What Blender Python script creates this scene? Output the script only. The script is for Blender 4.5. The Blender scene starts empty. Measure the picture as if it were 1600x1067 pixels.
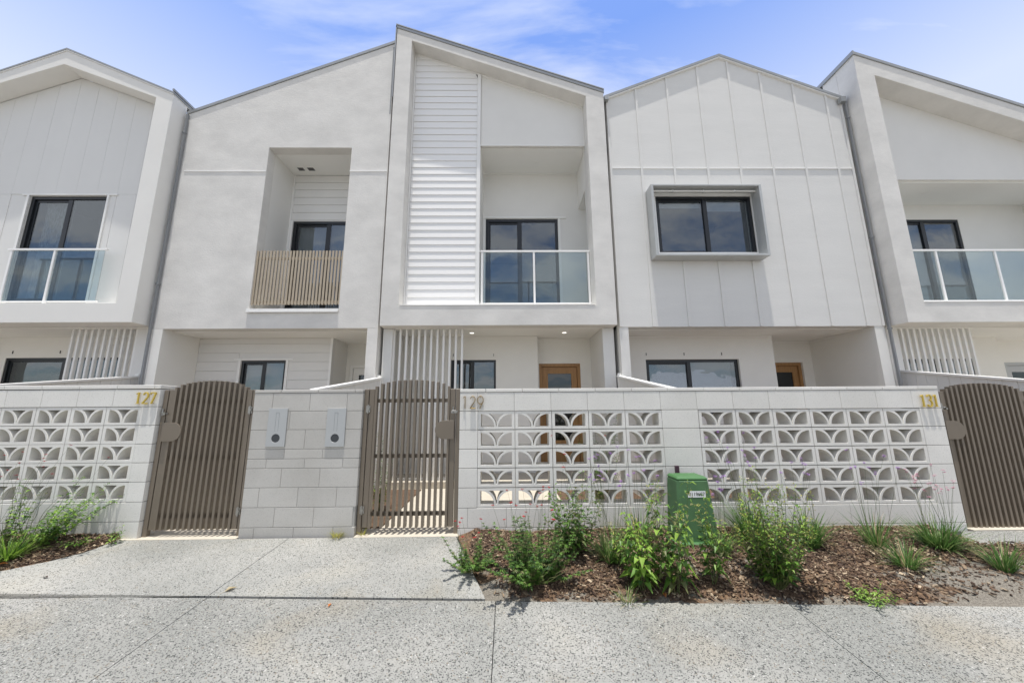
import bpy, bmesh, math, random
from mathutils import Vector, Matrix, noise
from mathutils.geometry import tessellate_polygon
R = random.Random(7)
S = bpy.context.scene
COL = S.collection

# ------------------------------------------------------------ camera
EYE = 1.26
f_px, th, ro, ya = 572.282, 0.182077, -0.0070839, 0.0137495
cam = bpy.data.cameras.new('camera'); co = bpy.data.objects.new('camera', cam); COL.objects.link(co)
cam.sensor_width = 36; cam.sensor_fit = 'HORIZONTAL'; cam.lens = f_px / 1600 * 36; cam.clip_end = 2000; cam.clip_start = 0.05
def rot3(th, ro, ya):
    c, s = math.cos(ya), math.sin(ya); Ry = Matrix(((c, -s, 0), (s, c, 0), (0, 0, 1)))
    c, s = math.cos(th), math.sin(th); P = Matrix(((1, 0, 0), (0, s, -c), (0, c, s)))
    c, s = math.cos(ro), math.sin(ro); Q = Matrix(((c, -s, 0), (s, c, 0), (0, 0, 1)))
    return Q @ P @ Ry
r = rot3(th, ro, ya)
M3 = Matrix((r[0], -r[1], -r[2])).transposed()
co.matrix_world = Matrix.Translation((0, 0, EYE)) @ M3.to_4x4()
S.camera = co

# ------------------------------------------------------------ sun, sky, exposure
SUNV = Vector((-0.28, -1.0, 9.0)).normalized()
sun = bpy.data.lights.new('sun', 'SUN'); so = bpy.data.objects.new('sun', sun); COL.objects.link(so)
sun.energy = 4.2; sun.angle = math.radians(0.5); sun.color = (1, .965, .91)
so.rotation_euler = SUNV.to_track_quat('Z', 'Y').to_euler(); so.location = (0, 0, 30)
w = bpy.data.worlds.new('World'); S.world = w; w.use_nodes = True
nt = w.node_tree; nt.nodes.clear()
def N(t, typ, **k):
    n = t.nodes.new(typ)
    for a, b in k.items(): setattr(n, a, b)
    return n
out = N(nt, 'ShaderNodeOutputWorld'); bg = N(nt, 'ShaderNodeBackground')
sky = N(nt, 'ShaderNodeTexSky', sky_type='NISHITA', sun_disc=False)
sky.sun_elevation = math.asin(SUNV.z); sky.sun_rotation = math.atan2(SUNV.x, SUNV.y); sky.ozone_density = 2.2; sky.air_density = 1.0; sky.dust_density = 0.6
tc = N(nt, 'ShaderNodeTexCoord'); sep = N(nt, 'ShaderNodeSeparateXYZ'); nt.links.new(tc.outputs['Generated'], sep.inputs[0])
def wmath(op, a, b=None):
    n = N(nt, 'ShaderNodeMath', operation=op)
    for i, v in enumerate((a, b)):
        if v is None: continue
        if isinstance(v, (int, float)): n.inputs[i].default_value = v
        else: nt.links.new(v, n.inputs[i])
    return n.outputs[0]
zz = wmath('ADD', wmath('MAXIMUM', sep.outputs['Z'], 0.0), 0.22)
cmb = N(nt, 'ShaderNodeCombineXYZ')
nt.links.new(wmath('DIVIDE', sep.outputs['X'], zz), cmb.inputs[0]); nt.links.new(wmath('DIVIDE', sep.outputs['Y'], zz), cmb.inputs[1])
mp = N(nt, 'ShaderNodeMapping'); mp.inputs['Scale'].default_value = (1.5, 5.2, 1); mp.inputs['Location'].default_value = (3.1, 1.7, 0); mp.inputs['Rotation'].default_value = (0, 0, .25)
nt.links.new(cmb.outputs[0], mp.inputs[0])
n1 = N(nt, 'ShaderNodeTexNoise'); n1.inputs['Scale'].default_value = 1.1; n1.inputs['Detail'].default_value = 9; n1.inputs['Roughness'].default_value = .58; n1.inputs['Distortion'].default_value = .35
nt.links.new(mp.outputs[0], n1.inputs['Vector'])
cr = N(nt, 'ShaderNodeValToRGB'); cr.color_ramp.elements[0].position = .43; cr.color_ramp.elements[1].position = .66
cr.color_ramp.elements[1].color = (.85, .85, .85, 1)
nt.links.new(n1.outputs['Fac'], cr.inputs[0])
bk = N(nt, 'ShaderNodeMapRange'); bk.inputs['From Min'].default_value = -.15; bk.inputs['From Max'].default_value = .3; bk.inputs['To Min'].default_value = .15; bk.inputs['To Max'].default_value = 1.0
nt.links.new(sep.outputs['Y'], bk.inputs['Value'])
# the cloudier half of the sky is the one over the street
front = N(nt, 'ShaderNodeMapRange'); front.inputs['From Min'].default_value = .35; front.inputs['From Max'].default_value = -.35
front.inputs['To Min'].default_value = .8; front.inputs['To Max'].default_value = 1.0
nt.links.new(sep.outputs['Y'], front.inputs['Value'])
cf = wmath('MULTIPLY', cr.outputs[0], front.outputs[0])
hz = N(nt, 'ShaderNodeMapRange'); hz.inputs['From Min'].default_value = .76; hz.inputs['From Max'].default_value = .50; hz.inputs['To Min'].default_value = 0.0; hz.inputs['To Max'].default_value = .72
nt.links.new(sep.outputs['Z'], hz.inputs['Value'])
cr2 = N(nt, 'ShaderNodeValToRGB'); cr2.color_ramp.elements[0].position = .44; cr2.color_ramp.elements[1].position = .60; mp2 = N(nt, 'ShaderNodeMapping'); mp2.inputs['Scale'].default_value = (1.3, 1.5, 1); nt.links.new(cmb.outputs[0], mp2.inputs[0])
n2w = N(nt, 'ShaderNodeTexNoise'); n2w.inputs['Scale'].default_value = 1.6; n2w.inputs['Detail'].default_value = 8; n2w.inputs['Roughness'].default_value = .55; nt.links.new(mp2.outputs[0], n2w.inputs['Vector'])
nt.links.new(n2w.outputs['Fac'], cr2.inputs[0])
bkc = wmath('MULTIPLY', cr2.outputs[0], wmath('SUBTRACT', 1.0, bk.outputs[0]))
fac = wmath('MAXIMUM', wmath('MAXIMUM', cf, bkc), wmath('MULTIPLY', hz.outputs[0], bk.outputs[0]))
bst = N(nt, 'ShaderNodeMix', data_type='RGBA', blend_type='MULTIPLY'); bst.inputs[0].default_value = 1
nt.links.new(sky.outputs[0], bst.inputs[6])
bmx = N(nt, 'ShaderNodeMix', data_type='RGBA'); bmx.inputs[6].default_value = (1.1, 1.1, 1.1, 1); bmx.inputs[7].default_value = (1.62, 1.78, 2.25, 1)
nt.links.new(bk.outputs[0], bmx.inputs[0]); nt.links.new(bmx.outputs[2], bst.inputs[7])
mx = N(nt, 'ShaderNodeMix', data_type='RGBA'); nt.links.new(fac, mx.inputs[0]); nt.links.new(bst.outputs[2], mx.inputs[6])
cmx = N(nt, 'ShaderNodeMix', data_type='RGBA'); cmx.inputs[6].default_value = (10.2, 9.9, 9.5, 1); cmx.inputs[7].default_value = (7.2, 7.7, 8.8, 1)
nt.links.new(bk.outputs[0], cmx.inputs[0]); nt.links.new(cmx.outputs[2], mx.inputs[7])
nt.links.new(mx.outputs[2], bg.inputs[0]); bg.inputs[1].default_value = 0.10; nt.links.new(bg.outputs[0], out.inputs[0])
S.view_settings.view_transform = 'Standard'; S.view_settings.look = 'None'; S.view_settings.gamma = 1; S.view_settings.exposure = 0.28
S.view_settings.use_curve_mapping = False
S.cycles.max_bounces = 8; S.cycles.transparent_max_bounces = 12; S.cycles.use_denoising = True

# ------------------------------------------------------------ materials
MATS = {}
def mat(name, col, rough=.6, metal=0., var=.0, vscale=3., bump=0., bscale=60., spec=.5, col2=None, streak=False, detail=5, bdist=.01):
    if name in MATS: return MATS[name]
    m = bpy.data.materials.new(name); m.use_nodes = True; t = m.node_tree; b = t.nodes['Principled BSDF']
    b.inputs['Roughness'].default_value = rough; b.inputs['Metallic'].default_value = metal; b.inputs['Specular IOR Level'].default_value = spec
    c = (*col, 1); b.inputs['Base Color'].default_value = c
    g = N(t, 'ShaderNodeNewGeometry')
    if var or col2:
        n = N(t, 'ShaderNodeTexNoise'); n.inputs['Scale'].default_value = vscale; n.inputs['Detail'].default_value = detail; n.inputs['Roughness'].default_value = .62
        src = g.outputs['Position']
        if streak:
            mpn = N(t, 'ShaderNodeMapping'); mpn.inputs['Scale'].default_value = (1, 1, .35) if streak is True else streak
            t.links.new(src, mpn.inputs[0]); src = mpn.outputs[0]
        t.links.new(src, n.inputs['Vector'])
        k = N(t, 'ShaderNodeValToRGB'); k.color_ramp.elements[0].position = .32; k.color_ramp.elements[1].position = .68
        c2 = col2 or tuple(x * (1 - var) for x in col)
        k.color_ramp.elements[0].color = (*c2, 1); k.color_ramp.elements[1].color = c
        t.links.new(n.outputs['Fac'], k.inputs[0]); t.links.new(k.outputs[0], b.inputs['Base Color'])
    if bump:
        n = N(t, 'ShaderNodeTexNoise'); n.inputs['Scale'].default_value = bscale; n.inputs['Detail'].default_value = 6; n.inputs['Roughness'].default_value = .7
        mpn = N(t, 'ShaderNodeMapping'); mpn.inputs['Scale'].default_value = (1, 1, 1.6)
        t.links.new(g.outputs['Position'], mpn.inputs[0]); t.links.new(mpn.outputs[0], n.inputs['Vector'])
        bp = N(t, 'ShaderNodeBump'); bp.inputs['Strength'].default_value = bump; bp.inputs['Distance'].default_value = bdist
        t.links.new(n.outputs['Fac'], bp.inputs['Height']); t.links.new(bp.outputs[0], b.inputs['Normal'])
    MATS[name] = m; return m
STUCCO = mat('white_render', (.765, .745, .705), .9, var=.17, vscale=1.6, bump=.38, bscale=30, streak=(1, 1, 1.6), bdist=.009, detail=10)
STUCCOW = mat('smooth_white_render', (.80, .785, .745), .85, var=.05, vscale=1.2, bump=.16, bscale=30, bdist=.006)
CLAD = mat('white_painted_board', (.75, .74, .71), .55, var=.03, vscale=1.5, bump=.05, bscale=90, bdist=.002)
CLADR = mat('white_textured_board', (.735, .725, .695), .8, var=.05, vscale=2.0, bump=.45, bscale=34, streak=(.5, .5, 2.6), bdist=.006, detail=9)
SOFF = mat('soffit_paint', (.86, .85, .81), .8, var=.02)
WARM = mat('porch_wall_paint', (.80, .785, .74), .8, var=.03)
TRIM = mat('white_trim', (.84, .83, .80), .4)
ALU = mat('white_powdercoat', (.86, .85, .83), .3)
ZINC = mat('grey_flashing', (.36, .37, .37), .35, metal=.35, var=.08, vscale=8)
PIPE = mat('grey_downpipe', (.24, .25, .26), .5, var=.06)
GAP = mat('dark_joint', (.03, .03, .03), .9)
HOOD = mat('aluminium_hood', (.50, .51, .50), .4, metal=.2, var=.08, vscale=6)
BLACK = mat('black_aluminium', (.012, .014, .017), .3)
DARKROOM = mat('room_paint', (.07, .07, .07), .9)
BLIND = mat('grey_blind', (.42, .43, .44), .8)
BLINDW = mat('pale_blind', (.62, .65, .68), .8)
BRONZE = mat('bronze_powdercoat', (.205, .170, .130), .38, metal=.1, var=.08, vscale=5)
STEEL = mat('stainless_steel', (.40, .39, .37), .32, metal=1.)
BRASS = mat('dark_brass', (.28, .18, .045), .35, metal=.7)
BRASSP = mat('brass_fascia', (.62, .46, .10), .3, metal=.6)
TIMB = mat('oak_stain', (.40, .22, .085), .5, col2=(.29, .15, .055), vscale=5, streak=(9, 9, .6))
BATTEN = mat('tan_powdercoat', (.46, .385, .285), .5, var=.08, vscale=6)
MAILM = mat('mailbox_powdercoat', (.46, .47, .465), .4, metal=.1)
MAILD = mat('mailbox_dark_disc', (.05, .055, .06), .4)
GREEN = mat('green_plastic', (.075, .17, .07), .55, var=.2, vscale=9, bump=.05, bscale=120)
GREENL = mat('green_plastic_lid', (.062, .17, .055), .5, var=.12, vscale=9)
STICK = mat('white_sticker', (.75, .76, .76), .5)
INK = mat('black_ink', (.015, .015, .02), .6)
PURPLE = mat('maroon_pipe', (.06, .02, .04), .5)
LAMP = bpy.data.materials.new('downlight_glow'); LAMP.use_nodes = True
LAMP.node_tree.nodes['Principled BSDF'].inputs['Emission Color'].default_value = (1, .95, .85, 1)
LAMP.node_tree.nodes['Principled BSDF'].inputs['Emission Strength'].default_value = 1.7
VENT = mat('vent_dark', (.05, .05, .05), .7)

def block_mat(name, base, dark):
    m = bpy.data.materials.new(name); m.use_nodes = True; t = m.node_tree; b = t.nodes['Principled BSDF']; b.inputs['Roughness'].default_value = .9
    b.inputs['Specular IOR Level'].default_value = .25
    g = N(t, 'ShaderNodeNewGeometry')
    n = N(t, 'ShaderNodeTexNoise'); n.inputs['Scale'].default_value = 2.2; n.inputs['Detail'].default_value = 6
    t.links.new(g.outputs['Position'], n.inputs['Vector'])
    k = N(t, 'ShaderNodeValToRGB'); k.color_ramp.elements[0].position = .3; k.color_ramp.elements[1].position = .7
    k.color_ramp.elements[0].color = (*dark, 1); k.color_ramp.elements[1].color = (*base, 1); t.links.new(n.outputs['Fac'], k.inputs[0])
    at = N(t, 'ShaderNodeAttribute', attribute_name='tone')
    mu = N(t, 'ShaderNodeMix', data_type='RGBA', blend_type='MULTIPLY'); mu.inputs[0].default_value = 1
    t.links.new(k.outputs[0], mu.inputs[6]); t.links.new(at.outputs['Color'], mu.inputs[7])
    n2 = N(t, 'ShaderNodeTexNoise'); n2.inputs['Scale'].default_value = 150; n2.inputs['Detail'].default_value = 3; t.links.new(g.outputs['Position'], n2.inputs['Vector'])
    k2 = N(t, 'ShaderNodeValToRGB'); k2.color_ramp.elements[0].position = .28; k2.color_ramp.elements[1].position = .42
    k2.color_ramp.elements[0].color = (.72, .72, .72, 1); t.links.new(n2.outputs['Fac'], k2.inputs[0])
    mu2 = N(t, 'ShaderNodeMix', data_type='RGBA', blend_type='MULTIPLY'); mu2.inputs[0].default_value = 1
    t.links.new(mu.outputs[2], mu2.inputs[6]); t.links.new(k2.outputs[0], mu2.inputs[7]); t.links.new(mu2.outputs[2], b.inputs['Base Color'])
    bp = N(t, 'ShaderNodeBump'); bp.inputs['Strength'].default_value = .35; bp.inputs['Distance'].default_value = .003
    t.links.new(n2.outputs['Fac'], bp.inputs['Height']); t.links.new(bp.outputs[0], b.inputs['Normal'])
    MATS[name] = m; return m
BLOCK = block_mat('painted_concrete_block', (.80, .78, .73), (.72, .70, .65))
BLOCKG = block_mat('grey_concrete_block', (.57, .55, .51), (.49, .47, .43))
MORTARL = mat('pale_mortar', (.42, .41, .38), .95, var=.1)
MORTAR = mat('mortar', (.22, .21, .20), .95, var=.1)

def glass_mat(name, tint, refl, r0=.08):
    m = bpy.data.materials.new(name); m.use_nodes = True; t = m.node_tree; t.nodes.clear()
    o = N(t, 'ShaderNodeOutputMaterial'); tr = N(t, 'ShaderNodeBsdfTransparent'); tr.inputs[0].default_value = (*tint, 1)
    gl = N(t, 'ShaderNodeBsdfGlossy'); gl.inputs['Roughness'].default_value = .01; gl.inputs['Color'].default_value = (*refl, 1)
    fr = N(t, 'ShaderNodeLayerWeight'); fr.inputs['Blend'].default_value = .5
    pw = N(t, 'ShaderNodeMath', operation='POWER'); pw.inputs[1].default_value = 5; t.links.new(fr.outputs['Facing'], pw.inputs[0])
    ma = N(t, 'ShaderNodeMath', operation='MULTIPLY_ADD'); ma.inputs[1].default_value = 1-r0; ma.inputs[2].default_value = r0
    t.links.new(pw.outputs[0], ma.inputs[0])
    g = N(t, 'ShaderNodeNewGeometry'); n = N(t, 'ShaderNodeTexNoise'); n.inputs['Scale'].default_value = 2.5
    t.links.new(g.outputs['Position'], n.inputs['Vector']); bp = N(t, 'ShaderNodeBump'); bp.inputs['Strength'].default_value = .05; bp.inputs['Distance'].default_value = .05
    t.links.new(n.outputs['Fac'], bp.inputs['Height']); t.links.new(bp.outputs[0], gl.inputs['Normal'])
    mi = N(t, 'ShaderNodeMixShader'); t.links.new(ma.outputs[0], mi.inputs[0]); t.links.new(tr.outputs[0], mi.inputs[1]); t.links.new(gl.outputs[0], mi.inputs[2])
    t.links.new(mi.outputs[0], o.inputs[0]); MATS[name] = m; return m
GLASS = glass_mat('window_glass', (.66, .70, .72), (.9, .95, 1.0), .115)
GLASSR = glass_mat('balustrade_glass', (.84, .89, .90), (.9, .97, 1.), .055)
FRITG = glass_mat('door_glass', (.15, .18, .22), (.9, .95, 1), .08)

def aggregate(name='exposed_aggregate', pale=1., few=1.):
    m = bpy.data.materials.new(name); m.use_nodes = True; t = m.node_tree; b = t.nodes['Principled BSDF']; b.inputs['Roughness'].default_value = .85
    b.inputs['Specular IOR Level'].default_value = .3
    g = N(t, 'ShaderNodeNewGeometry')
    def ramp(src, pts):
        k = N(t, 'ShaderNodeValToRGB'); e = k.color_ramp.elements
        while len(e) < len(pts): e.new(.5)
        for i, (p, c) in enumerate(pts): e[i].position = p; e[i].color = (*c, 1)
        t.links.new(src, k.inputs[0]); return k.outputs[0]
    def mul(a, b_, f=1.):
        n = N(t, 'ShaderNodeMix', data_type='RGBA', blend_type='MULTIPLY'); n.inputs[0].default_value = f
        t.links.new(a, n.inputs[6]); t.links.new(b_, n.inputs[7]); return n.outputs[2]
    def noise_(sc, d=4): 
        n = N(t, 'ShaderNodeTexNoise'); n.inputs['Scale'].default_value = sc; n.inputs['Detail'].default_value = d; t.links.new(g.outputs['Position'], n.inputs['Vector']); return n.outputs['Fac']
    base = ramp(noise_(1.1, 6), [(.3, tuple(pale*v for v in (.275, .275, .256))), (.55, tuple(pale*v for v in (.315, .31, .288))), (.75, tuple(pale*v for v in (.345, .33, .288)))])
    base = mul(base, ramp(noise_(40, 3), [(.3, (.93, .93, .93)), (.7, (1.05, 1.05, 1.05))]))
    stain = ramp(noise_(1.3, 4), [(.54, (1, 1, 1)), (.72, (1.0, .93, .83))]); base = mul(base, stain)
    warp = N(t, 'ShaderNodeTexNoise'); warp.inputs['Scale'].default_value = 90
    t.links.new(g.outputs['Position'], warp.inputs['Vector'])
    av = N(t, 'ShaderNodeVectorMath', operation='MULTIPLY_ADD'); av.inputs[1].default_value = (.005, .005, .005)
    t.links.new(warp.outputs['Color'], av.inputs[0]); t.links.new(g.outputs['Position'], av.inputs[2])
    def flecks(scale, thr, size, colr):
        nonlocal base
        v = N(t, 'ShaderNodeTexVoronoi'); v.inputs['Scale'].default_value = scale; v.voronoi_dimensions = '2D'
        t.links.new(av.outputs[0], v.inputs['Vector'])
        sp = N(t, 'ShaderNodeSeparateColor'); t.links.new(v.outputs['Color'], sp.inputs[0])
        a = N(t, 'ShaderNodeMath', operation='LESS_THAN'); t.links.new(sp.outputs[0], a.inputs[0]); a.inputs[1].default_value = thr
        sz = N(t, 'ShaderNodeMath', operation='MULTIPLY'); t.links.new(sp.outputs[1], sz.inputs[0]); sz.inputs[1].default_value = size
        d = N(t, 'ShaderNodeMath', operation='LESS_THAN'); t.links.new(v.outputs['Distance'], d.inputs[0]); t.links.new(sz.outputs[0], d.inputs[1])
        f = N(t, 'ShaderNodeMath', operation='MULTIPLY'); t.links.new(a.outputs[0], f.inputs[0]); t.links.new(d.outputs[0], f.inputs[1])
        f2 = N(t, 'ShaderNodeMath', operation='MULTIPLY'); t.links.new(f.outputs[0], f2.inputs[0]); f2.inputs[1].default_value = .9
        n = N(t, 'ShaderNodeMix', data_type='RGBA'); t.links.new(f2.outputs[0], n.inputs[0]); t.links.new(base, n.inputs[6]); n.inputs[7].default_value = (*colr, 1); base = n.outputs[2]
    dirt = ramp(noise_(.55, 7), [(.38, (.84, .85, .84)), (.60, (1.04, 1.04, 1.03))]); base = mul(base, dirt)
    flecks(118, .46*few, .58, (.018, .021, .021))
    flecks(170, .34*few, .50, (.06, .06, .055))
    flecks(85, .05, .42, (.48, .47, .44))
    flecks(80, .08, .45, (.20, .165, .12))
    t.links.new(base, b.inputs['Base Color'])
    bp = N(t, 'ShaderNodeBump'); bp.inputs['Strength'].default_value = .15; bp.inputs['Distance'].default_value = .003
    t.links.new(noise_(120, 3), bp.inputs['Height']); t.links.new(bp.outputs[0], b.inputs['Normal'])
    return m
AGG = aggregate()
AGGP = aggregate('pale_exposed_aggregate', 1.06, .62)
PAVE = mat('beige_paving', (.54, .49, .405), .9, var=.12, vscale=6, bump=.3, bscale=160, bdist=.003)
SAND = mat('bed_soil', (.17, .105, .062), .95, col2=(.075, .042, .025), vscale=14, bump=.8, bscale=70, bdist=.02)
SANDG = mat('grey_sand', (.25, .235, .205), .95, var=.3, vscale=18, bump=.6, bscale=90, bdist=.01)
STREET = mat('street_asphalt', (.16, .16, .155), .9, var=.2, vscale=3)
EARTH = mat('yard_ground', (.30, .27, .22), .95, var=.3, vscale=4)

def leaf_mat(name, c1, c2, tr=.35):
    m = bpy.data.materials.new(name); m.use_nodes = True; t = m.node_tree; t.nodes.clear()
    o = N(t, 'ShaderNodeOutputMaterial'); g = N(t, 'ShaderNodeNewGeometry'); n = N(t, 'ShaderNodeTexNoise'); n.inputs['Scale'].default_value = 22
    t.links.new(g.outputs['Position'], n.inputs['Vector'])
    k = N(t, 'ShaderNodeValToRGB'); k.color_ramp.elements[0].position = .35; k.color_ramp.elements[1].position = .65
    k.color_ramp.elements[0].color = (*c1, 1); k.color_ramp.elements[1].color = (*c2, 1); t.links.new(n.outputs['Fac'], k.inputs[0])
    p = N(t, 'ShaderNodeBsdfPrincipled'); p.inputs['Roughness'].default_value = .45; p.inputs['Specular IOR Level'].default_value = .35
    tl = N(t, 'ShaderNodeBsdfTranslucent'); mi = N(t, 'ShaderNodeMixShader'); mi.inputs[0].default_value = tr
    t.links.new(k.outputs[0], p.inputs['Base Color']); t.links.new(k.outputs[0], tl.inputs['Color'])
    t.links.new(p.outputs[0], mi.inputs[1]); t.links.new(tl.outputs[0], mi.inputs[2]); t.links.new(mi.outputs[0], o.inputs[0]); MATS[name] = m; return m
L_MID = leaf_mat('leaf_mid', (.085, .18, .03), (.16, .30, .05))
L_DARK = leaf_mat('leaf_dark', (.035, .09, .022), (.075, .15, .035))
L_BRIGHT = leaf_mat('leaf_bright', (.18, .33, .04), (.32, .47, .08))
L_YEL = leaf_mat('leaf_yellow', (.34, .36, .07), (.50, .46, .12))
L_BLADE = leaf_mat('blade_green', (.06, .14, .03), (.13, .25, .06))
L_BLADEL = leaf_mat('blade_pale', (.14, .22, .06), (.26, .34, .12))
L_DRY = leaf_mat('blade_dry', (.30, .23, .11), (.42, .35, .20), .2)
L_OLIVE = leaf_mat('leaf_olive', (.11, .13, .045), (.20, .21, .08))
STEM = leaf_mat('stem_green', (.09, .13, .04), (.16, .17, .07), .1)
STEMB = leaf_mat('stem_brown', (.10, .06, .04), (.17, .11, .06), .05)
F_RED = leaf_mat('flower_red', (.30, .012, .015), (.42, .03, .03), .2)
F_PUR = leaf_mat('flower_purple', (.36, .18, .50), (.50, .30, .62), .3)
F_PINK = leaf_mat('flower_pink', (.55, .25, .35), (.65, .4, .45), .3)
F_ORA = leaf_mat('leaf_orange', (.55, .17, .04), (.62, .24, .08), .2)
BARK = [mat('bark_brown', (.15, .095, .06), .9, var=.3, vscale=40), mat('bark_dark', (.06, .035, .022), .9, var=.3, vscale=40),
        mat('bark_tan', (.29, .21, .135), .9, var=.3, vscale=40), mat('bark_pale', (.48, .38, .26), .9, var=.2, vscale=40)]

# ------------------------------------------------------------ mesh helpers
OFF = {}
def thing(name, loc, label, cat, group=None):
    o = bpy.data.objects.new(name, None); COL.objects.link(o); o.location = loc; o.empty_display_size = .2
    o['label'] = label; o['category'] = cat
    if group: o['group'] = group
    OFF[o] = Vector(loc); return o
def tag(o, label, cat, group=None):
    o['label'] = label; o['category'] = cat
    if group: o['group'] = group
    return o
class MB:
    def __init__(s): s.v = []; s.f = []; s.m = []; s.t = []; s.tone = 1.0; s.mi = 0; s.ch = []
    def add(s, vs, fs):
        n = len(s.v); s.ch.append((n, len(s.f))); s.v += [tuple(v) for v in vs]
        for f in fs: s.f.append([n + i for i in f]); s.m.append(s.mi); s.t.append(s.tone)
        return s
    def box(s, x0, x1, y0, y1, z0, z1):
        return s.add([(x0, y0, z0), (x1, y0, z0), (x1, y1, z0), (x0, y1, z0), (x0, y0, z1), (x1, y0, z1), (x1, y1, z1), (x0, y1, z1)],
                     [(0, 3, 2, 1), (4, 5, 6, 7), (0, 1, 5, 4), (1, 2, 6, 5), (2, 3, 7, 6), (3, 0, 4, 7)])
    def prism(s, poly, y0, y1, holes=()):
        """polygon in XZ with holes, extruded from y0 (front) to y1"""
        loops = [list(poly)] + [list(h) for h in holes]
        flat = [p for L in loops for p in L]; n = len(flat)
        tris = tessellate_polygon([[Vector((p[0], p[1], 0)) for p in L] for L in loops])
        vs = [(p[0], y0, p[1]) for p in flat] + [(p[0], y1, p[1]) for p in flat]; fs = []
        for a, b, c in tris:
            A, B, Cc = flat[a], flat[b], flat[c]
            if (B[0]-A[0])*(Cc[1]-A[1])-(B[1]-A[1])*(Cc[0]-A[0]) < 0: b, c = c, b
            fs.append((a, b, c)); fs.append((n+a, n+c, n+b))
        k = 0
        for li, L in enumerate(loops):
            ar = sum(L[i][0]*L[(i+1) % len(L)][1]-L[(i+1) % len(L)][0]*L[i][1] for i in range(len(L)))
            for i in range(len(L)):
                a, b = k+i, k+(i+1) % len(L)
                if (ar > 0) == (li == 0): fs.append((b, a, n+a, n+b))
                else: fs.append((a, b, n+b, n+a))
            k += len(L)
        return s.add(vs, fs)
    def prism_x(s, poly, x0, x1):
        """polygon in YZ extruded along x"""
        n = len(poly); vs = [(x0, p[0], p[1]) for p in poly] + [(x1, p[0], p[1]) for p in poly]
        ar = sum(poly[i][0]*poly[(i+1) % n][1]-poly[(i+1) % n][0]*poly[i][1] for i in range(n))
        a = list(range(n)); fs = [tuple(a[::-1]), tuple(n+i for i in a)] + [(i, (i+1) % n, n+(i+1) % n, n+i) for i in range(n)]
        if ar < 0: fs = [tuple(reversed(f)) for f in fs]
        return s.add(vs, fs)
    def tube(s, pts, r0, r1=None, n=6):
        r1 = r0 if r1 is None else r1; rings = []; m = len(pts)
        for i, p in enumerate(pts):
            p = Vector(p); d = (Vector(pts[min(i+1, m-1)]) - Vector(pts[max(i-1, 0)])).normalized()
            u = d.cross(Vector((0, 0, 1)) if abs(d.z) < .9 else Vector((1, 0, 0))).normalized(); v = d.cross(u); rr = r0+(r1-r0)*i/(m-1)
            rings.append([p + u*math.cos(2*math.pi*k/n)*rr + v*math.sin(2*math.pi*k/n)*rr for k in range(n)])
        vs = [q for r_ in rings for q in r_]; fs = []
        for i in range(m-1):
            for k in range(n): fs.append((i*n+k, i*n+(k+1) % n, (i+1)*n+(k+1) % n, (i+1)*n+k))
        fs.append(tuple(range(n))[::-1]); fs.append(tuple((m-1)*n+k for k in range(n)))
        return s.add(vs, fs)
    def cyl_y(s, x, y0, y1, z, r, n=24):
        return s.prism([(x+r*math.cos(2*math.pi*k/n), z+r*math.sin(2*math.pi*k/n)) for k in range(n)], y0, y1)
    def cyl_z(s, x, y, z0, z1, r, n=20): return s.tube([(x, y, z0), (x, y, z1)], r, r, n)
    def stroke(s, pts, wd, y0, y1):
        """ribbon following XZ points"""
        n = len(pts); L = []; Rr = []
        for i in range(n):
            a = Vector(pts[max(i-1, 0)]); b = Vector(pts[min(i+1, n-1)]); d = (b-a).normalized(); q = Vector((-d.y, d.x))*wd/2; p = Vector(pts[i])
            L.append(p+q); Rr.append(p-q)
        vs = [(p.x, y0, p.y) for p in L] + [(p.x, y0, p.y) for p in Rr] + [(p.x, y1, p.y) for p in L] + [(p.x, y1, p.y) for p in Rr]; fs = []
        for i in range(n-1):
            fs += [(n+i, n+i+1, i+1, i), (2*n+i, 2*n+i+1, 3*n+i+1, 3*n+i), (i, i+1, 2*n+i+1, 2*n+i), (n+i+1, n+i, 3*n+i, 3*n+i+1)]
        fs += [(0, 2*n, 3*n, n), (n-1, 2*n-1, 4*n-1, 3*n-1)]
        return s.add(vs, fs)
    def each(s, name, mats, parent=None, **k):
        first = None
        for i, (v0, f0) in enumerate(s.ch):
            v1, f1 = s.ch[i+1] if i+1 < len(s.ch) else (len(s.v), len(s.f))
            q = MB(); q.v = s.v[v0:v1]; q.f = [[j-v0 for j in f] for f in s.f[f0:f1]]; q.m = s.m[f0:f1]; q.t = s.t[f0:f1]
            o = q.build(name, mats, parent, **k); first = first or o
        return first
    def build(s, name, mats, parent=None, bevel=0, smooth=False, label=None, loc=None, tone=False):
        if not isinstance(mats, (list, tuple)): mats = [mats]
        off = OFF.get(parent, Vector((0, 0, 0))) if parent else (Vector(loc) if loc else Vector((0, 0, 0)))
        me = bpy.data.meshes.new(name); me.from_pydata([(a-off.x, b-off.y, c-off.z) for a, b, c in s.v], [], s.f)
        for m in mats: me.materials.append(m)
        me.polygons.foreach_set('material_index', s.m)
        if smooth: me.polygons.foreach_set('use_smooth', [True]*len(s.f))
        if tone:
            at = me.color_attributes.new('tone', 'FLOAT_COLOR', 'CORNER'); c = []
            for f, tn in zip(s.f, s.t): c += [tn, tn, tn, 1]*len(f)
            at.data.foreach_set('color', c)
        me.update()
        o = bpy.data.objects.new(name, me); COL.objects.link(o)
        if parent: o.parent = parent
        elif loc: o.location = loc
        OFF[o] = off
        if bevel:
            b = o.modifiers.new('bevel', 'BEVEL'); b.width = bevel; b.segments = 1; b.limit_method = 'ANGLE'; b.angle_limit = math.radians(40)
        if label: o['label'] = label
        return o
def B(*a): return MB().box(*a)
def rect(x0, x1, z0, z1): return [(x0, z0), (x1, z0), (x1, z1), (x0, z1)]
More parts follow.
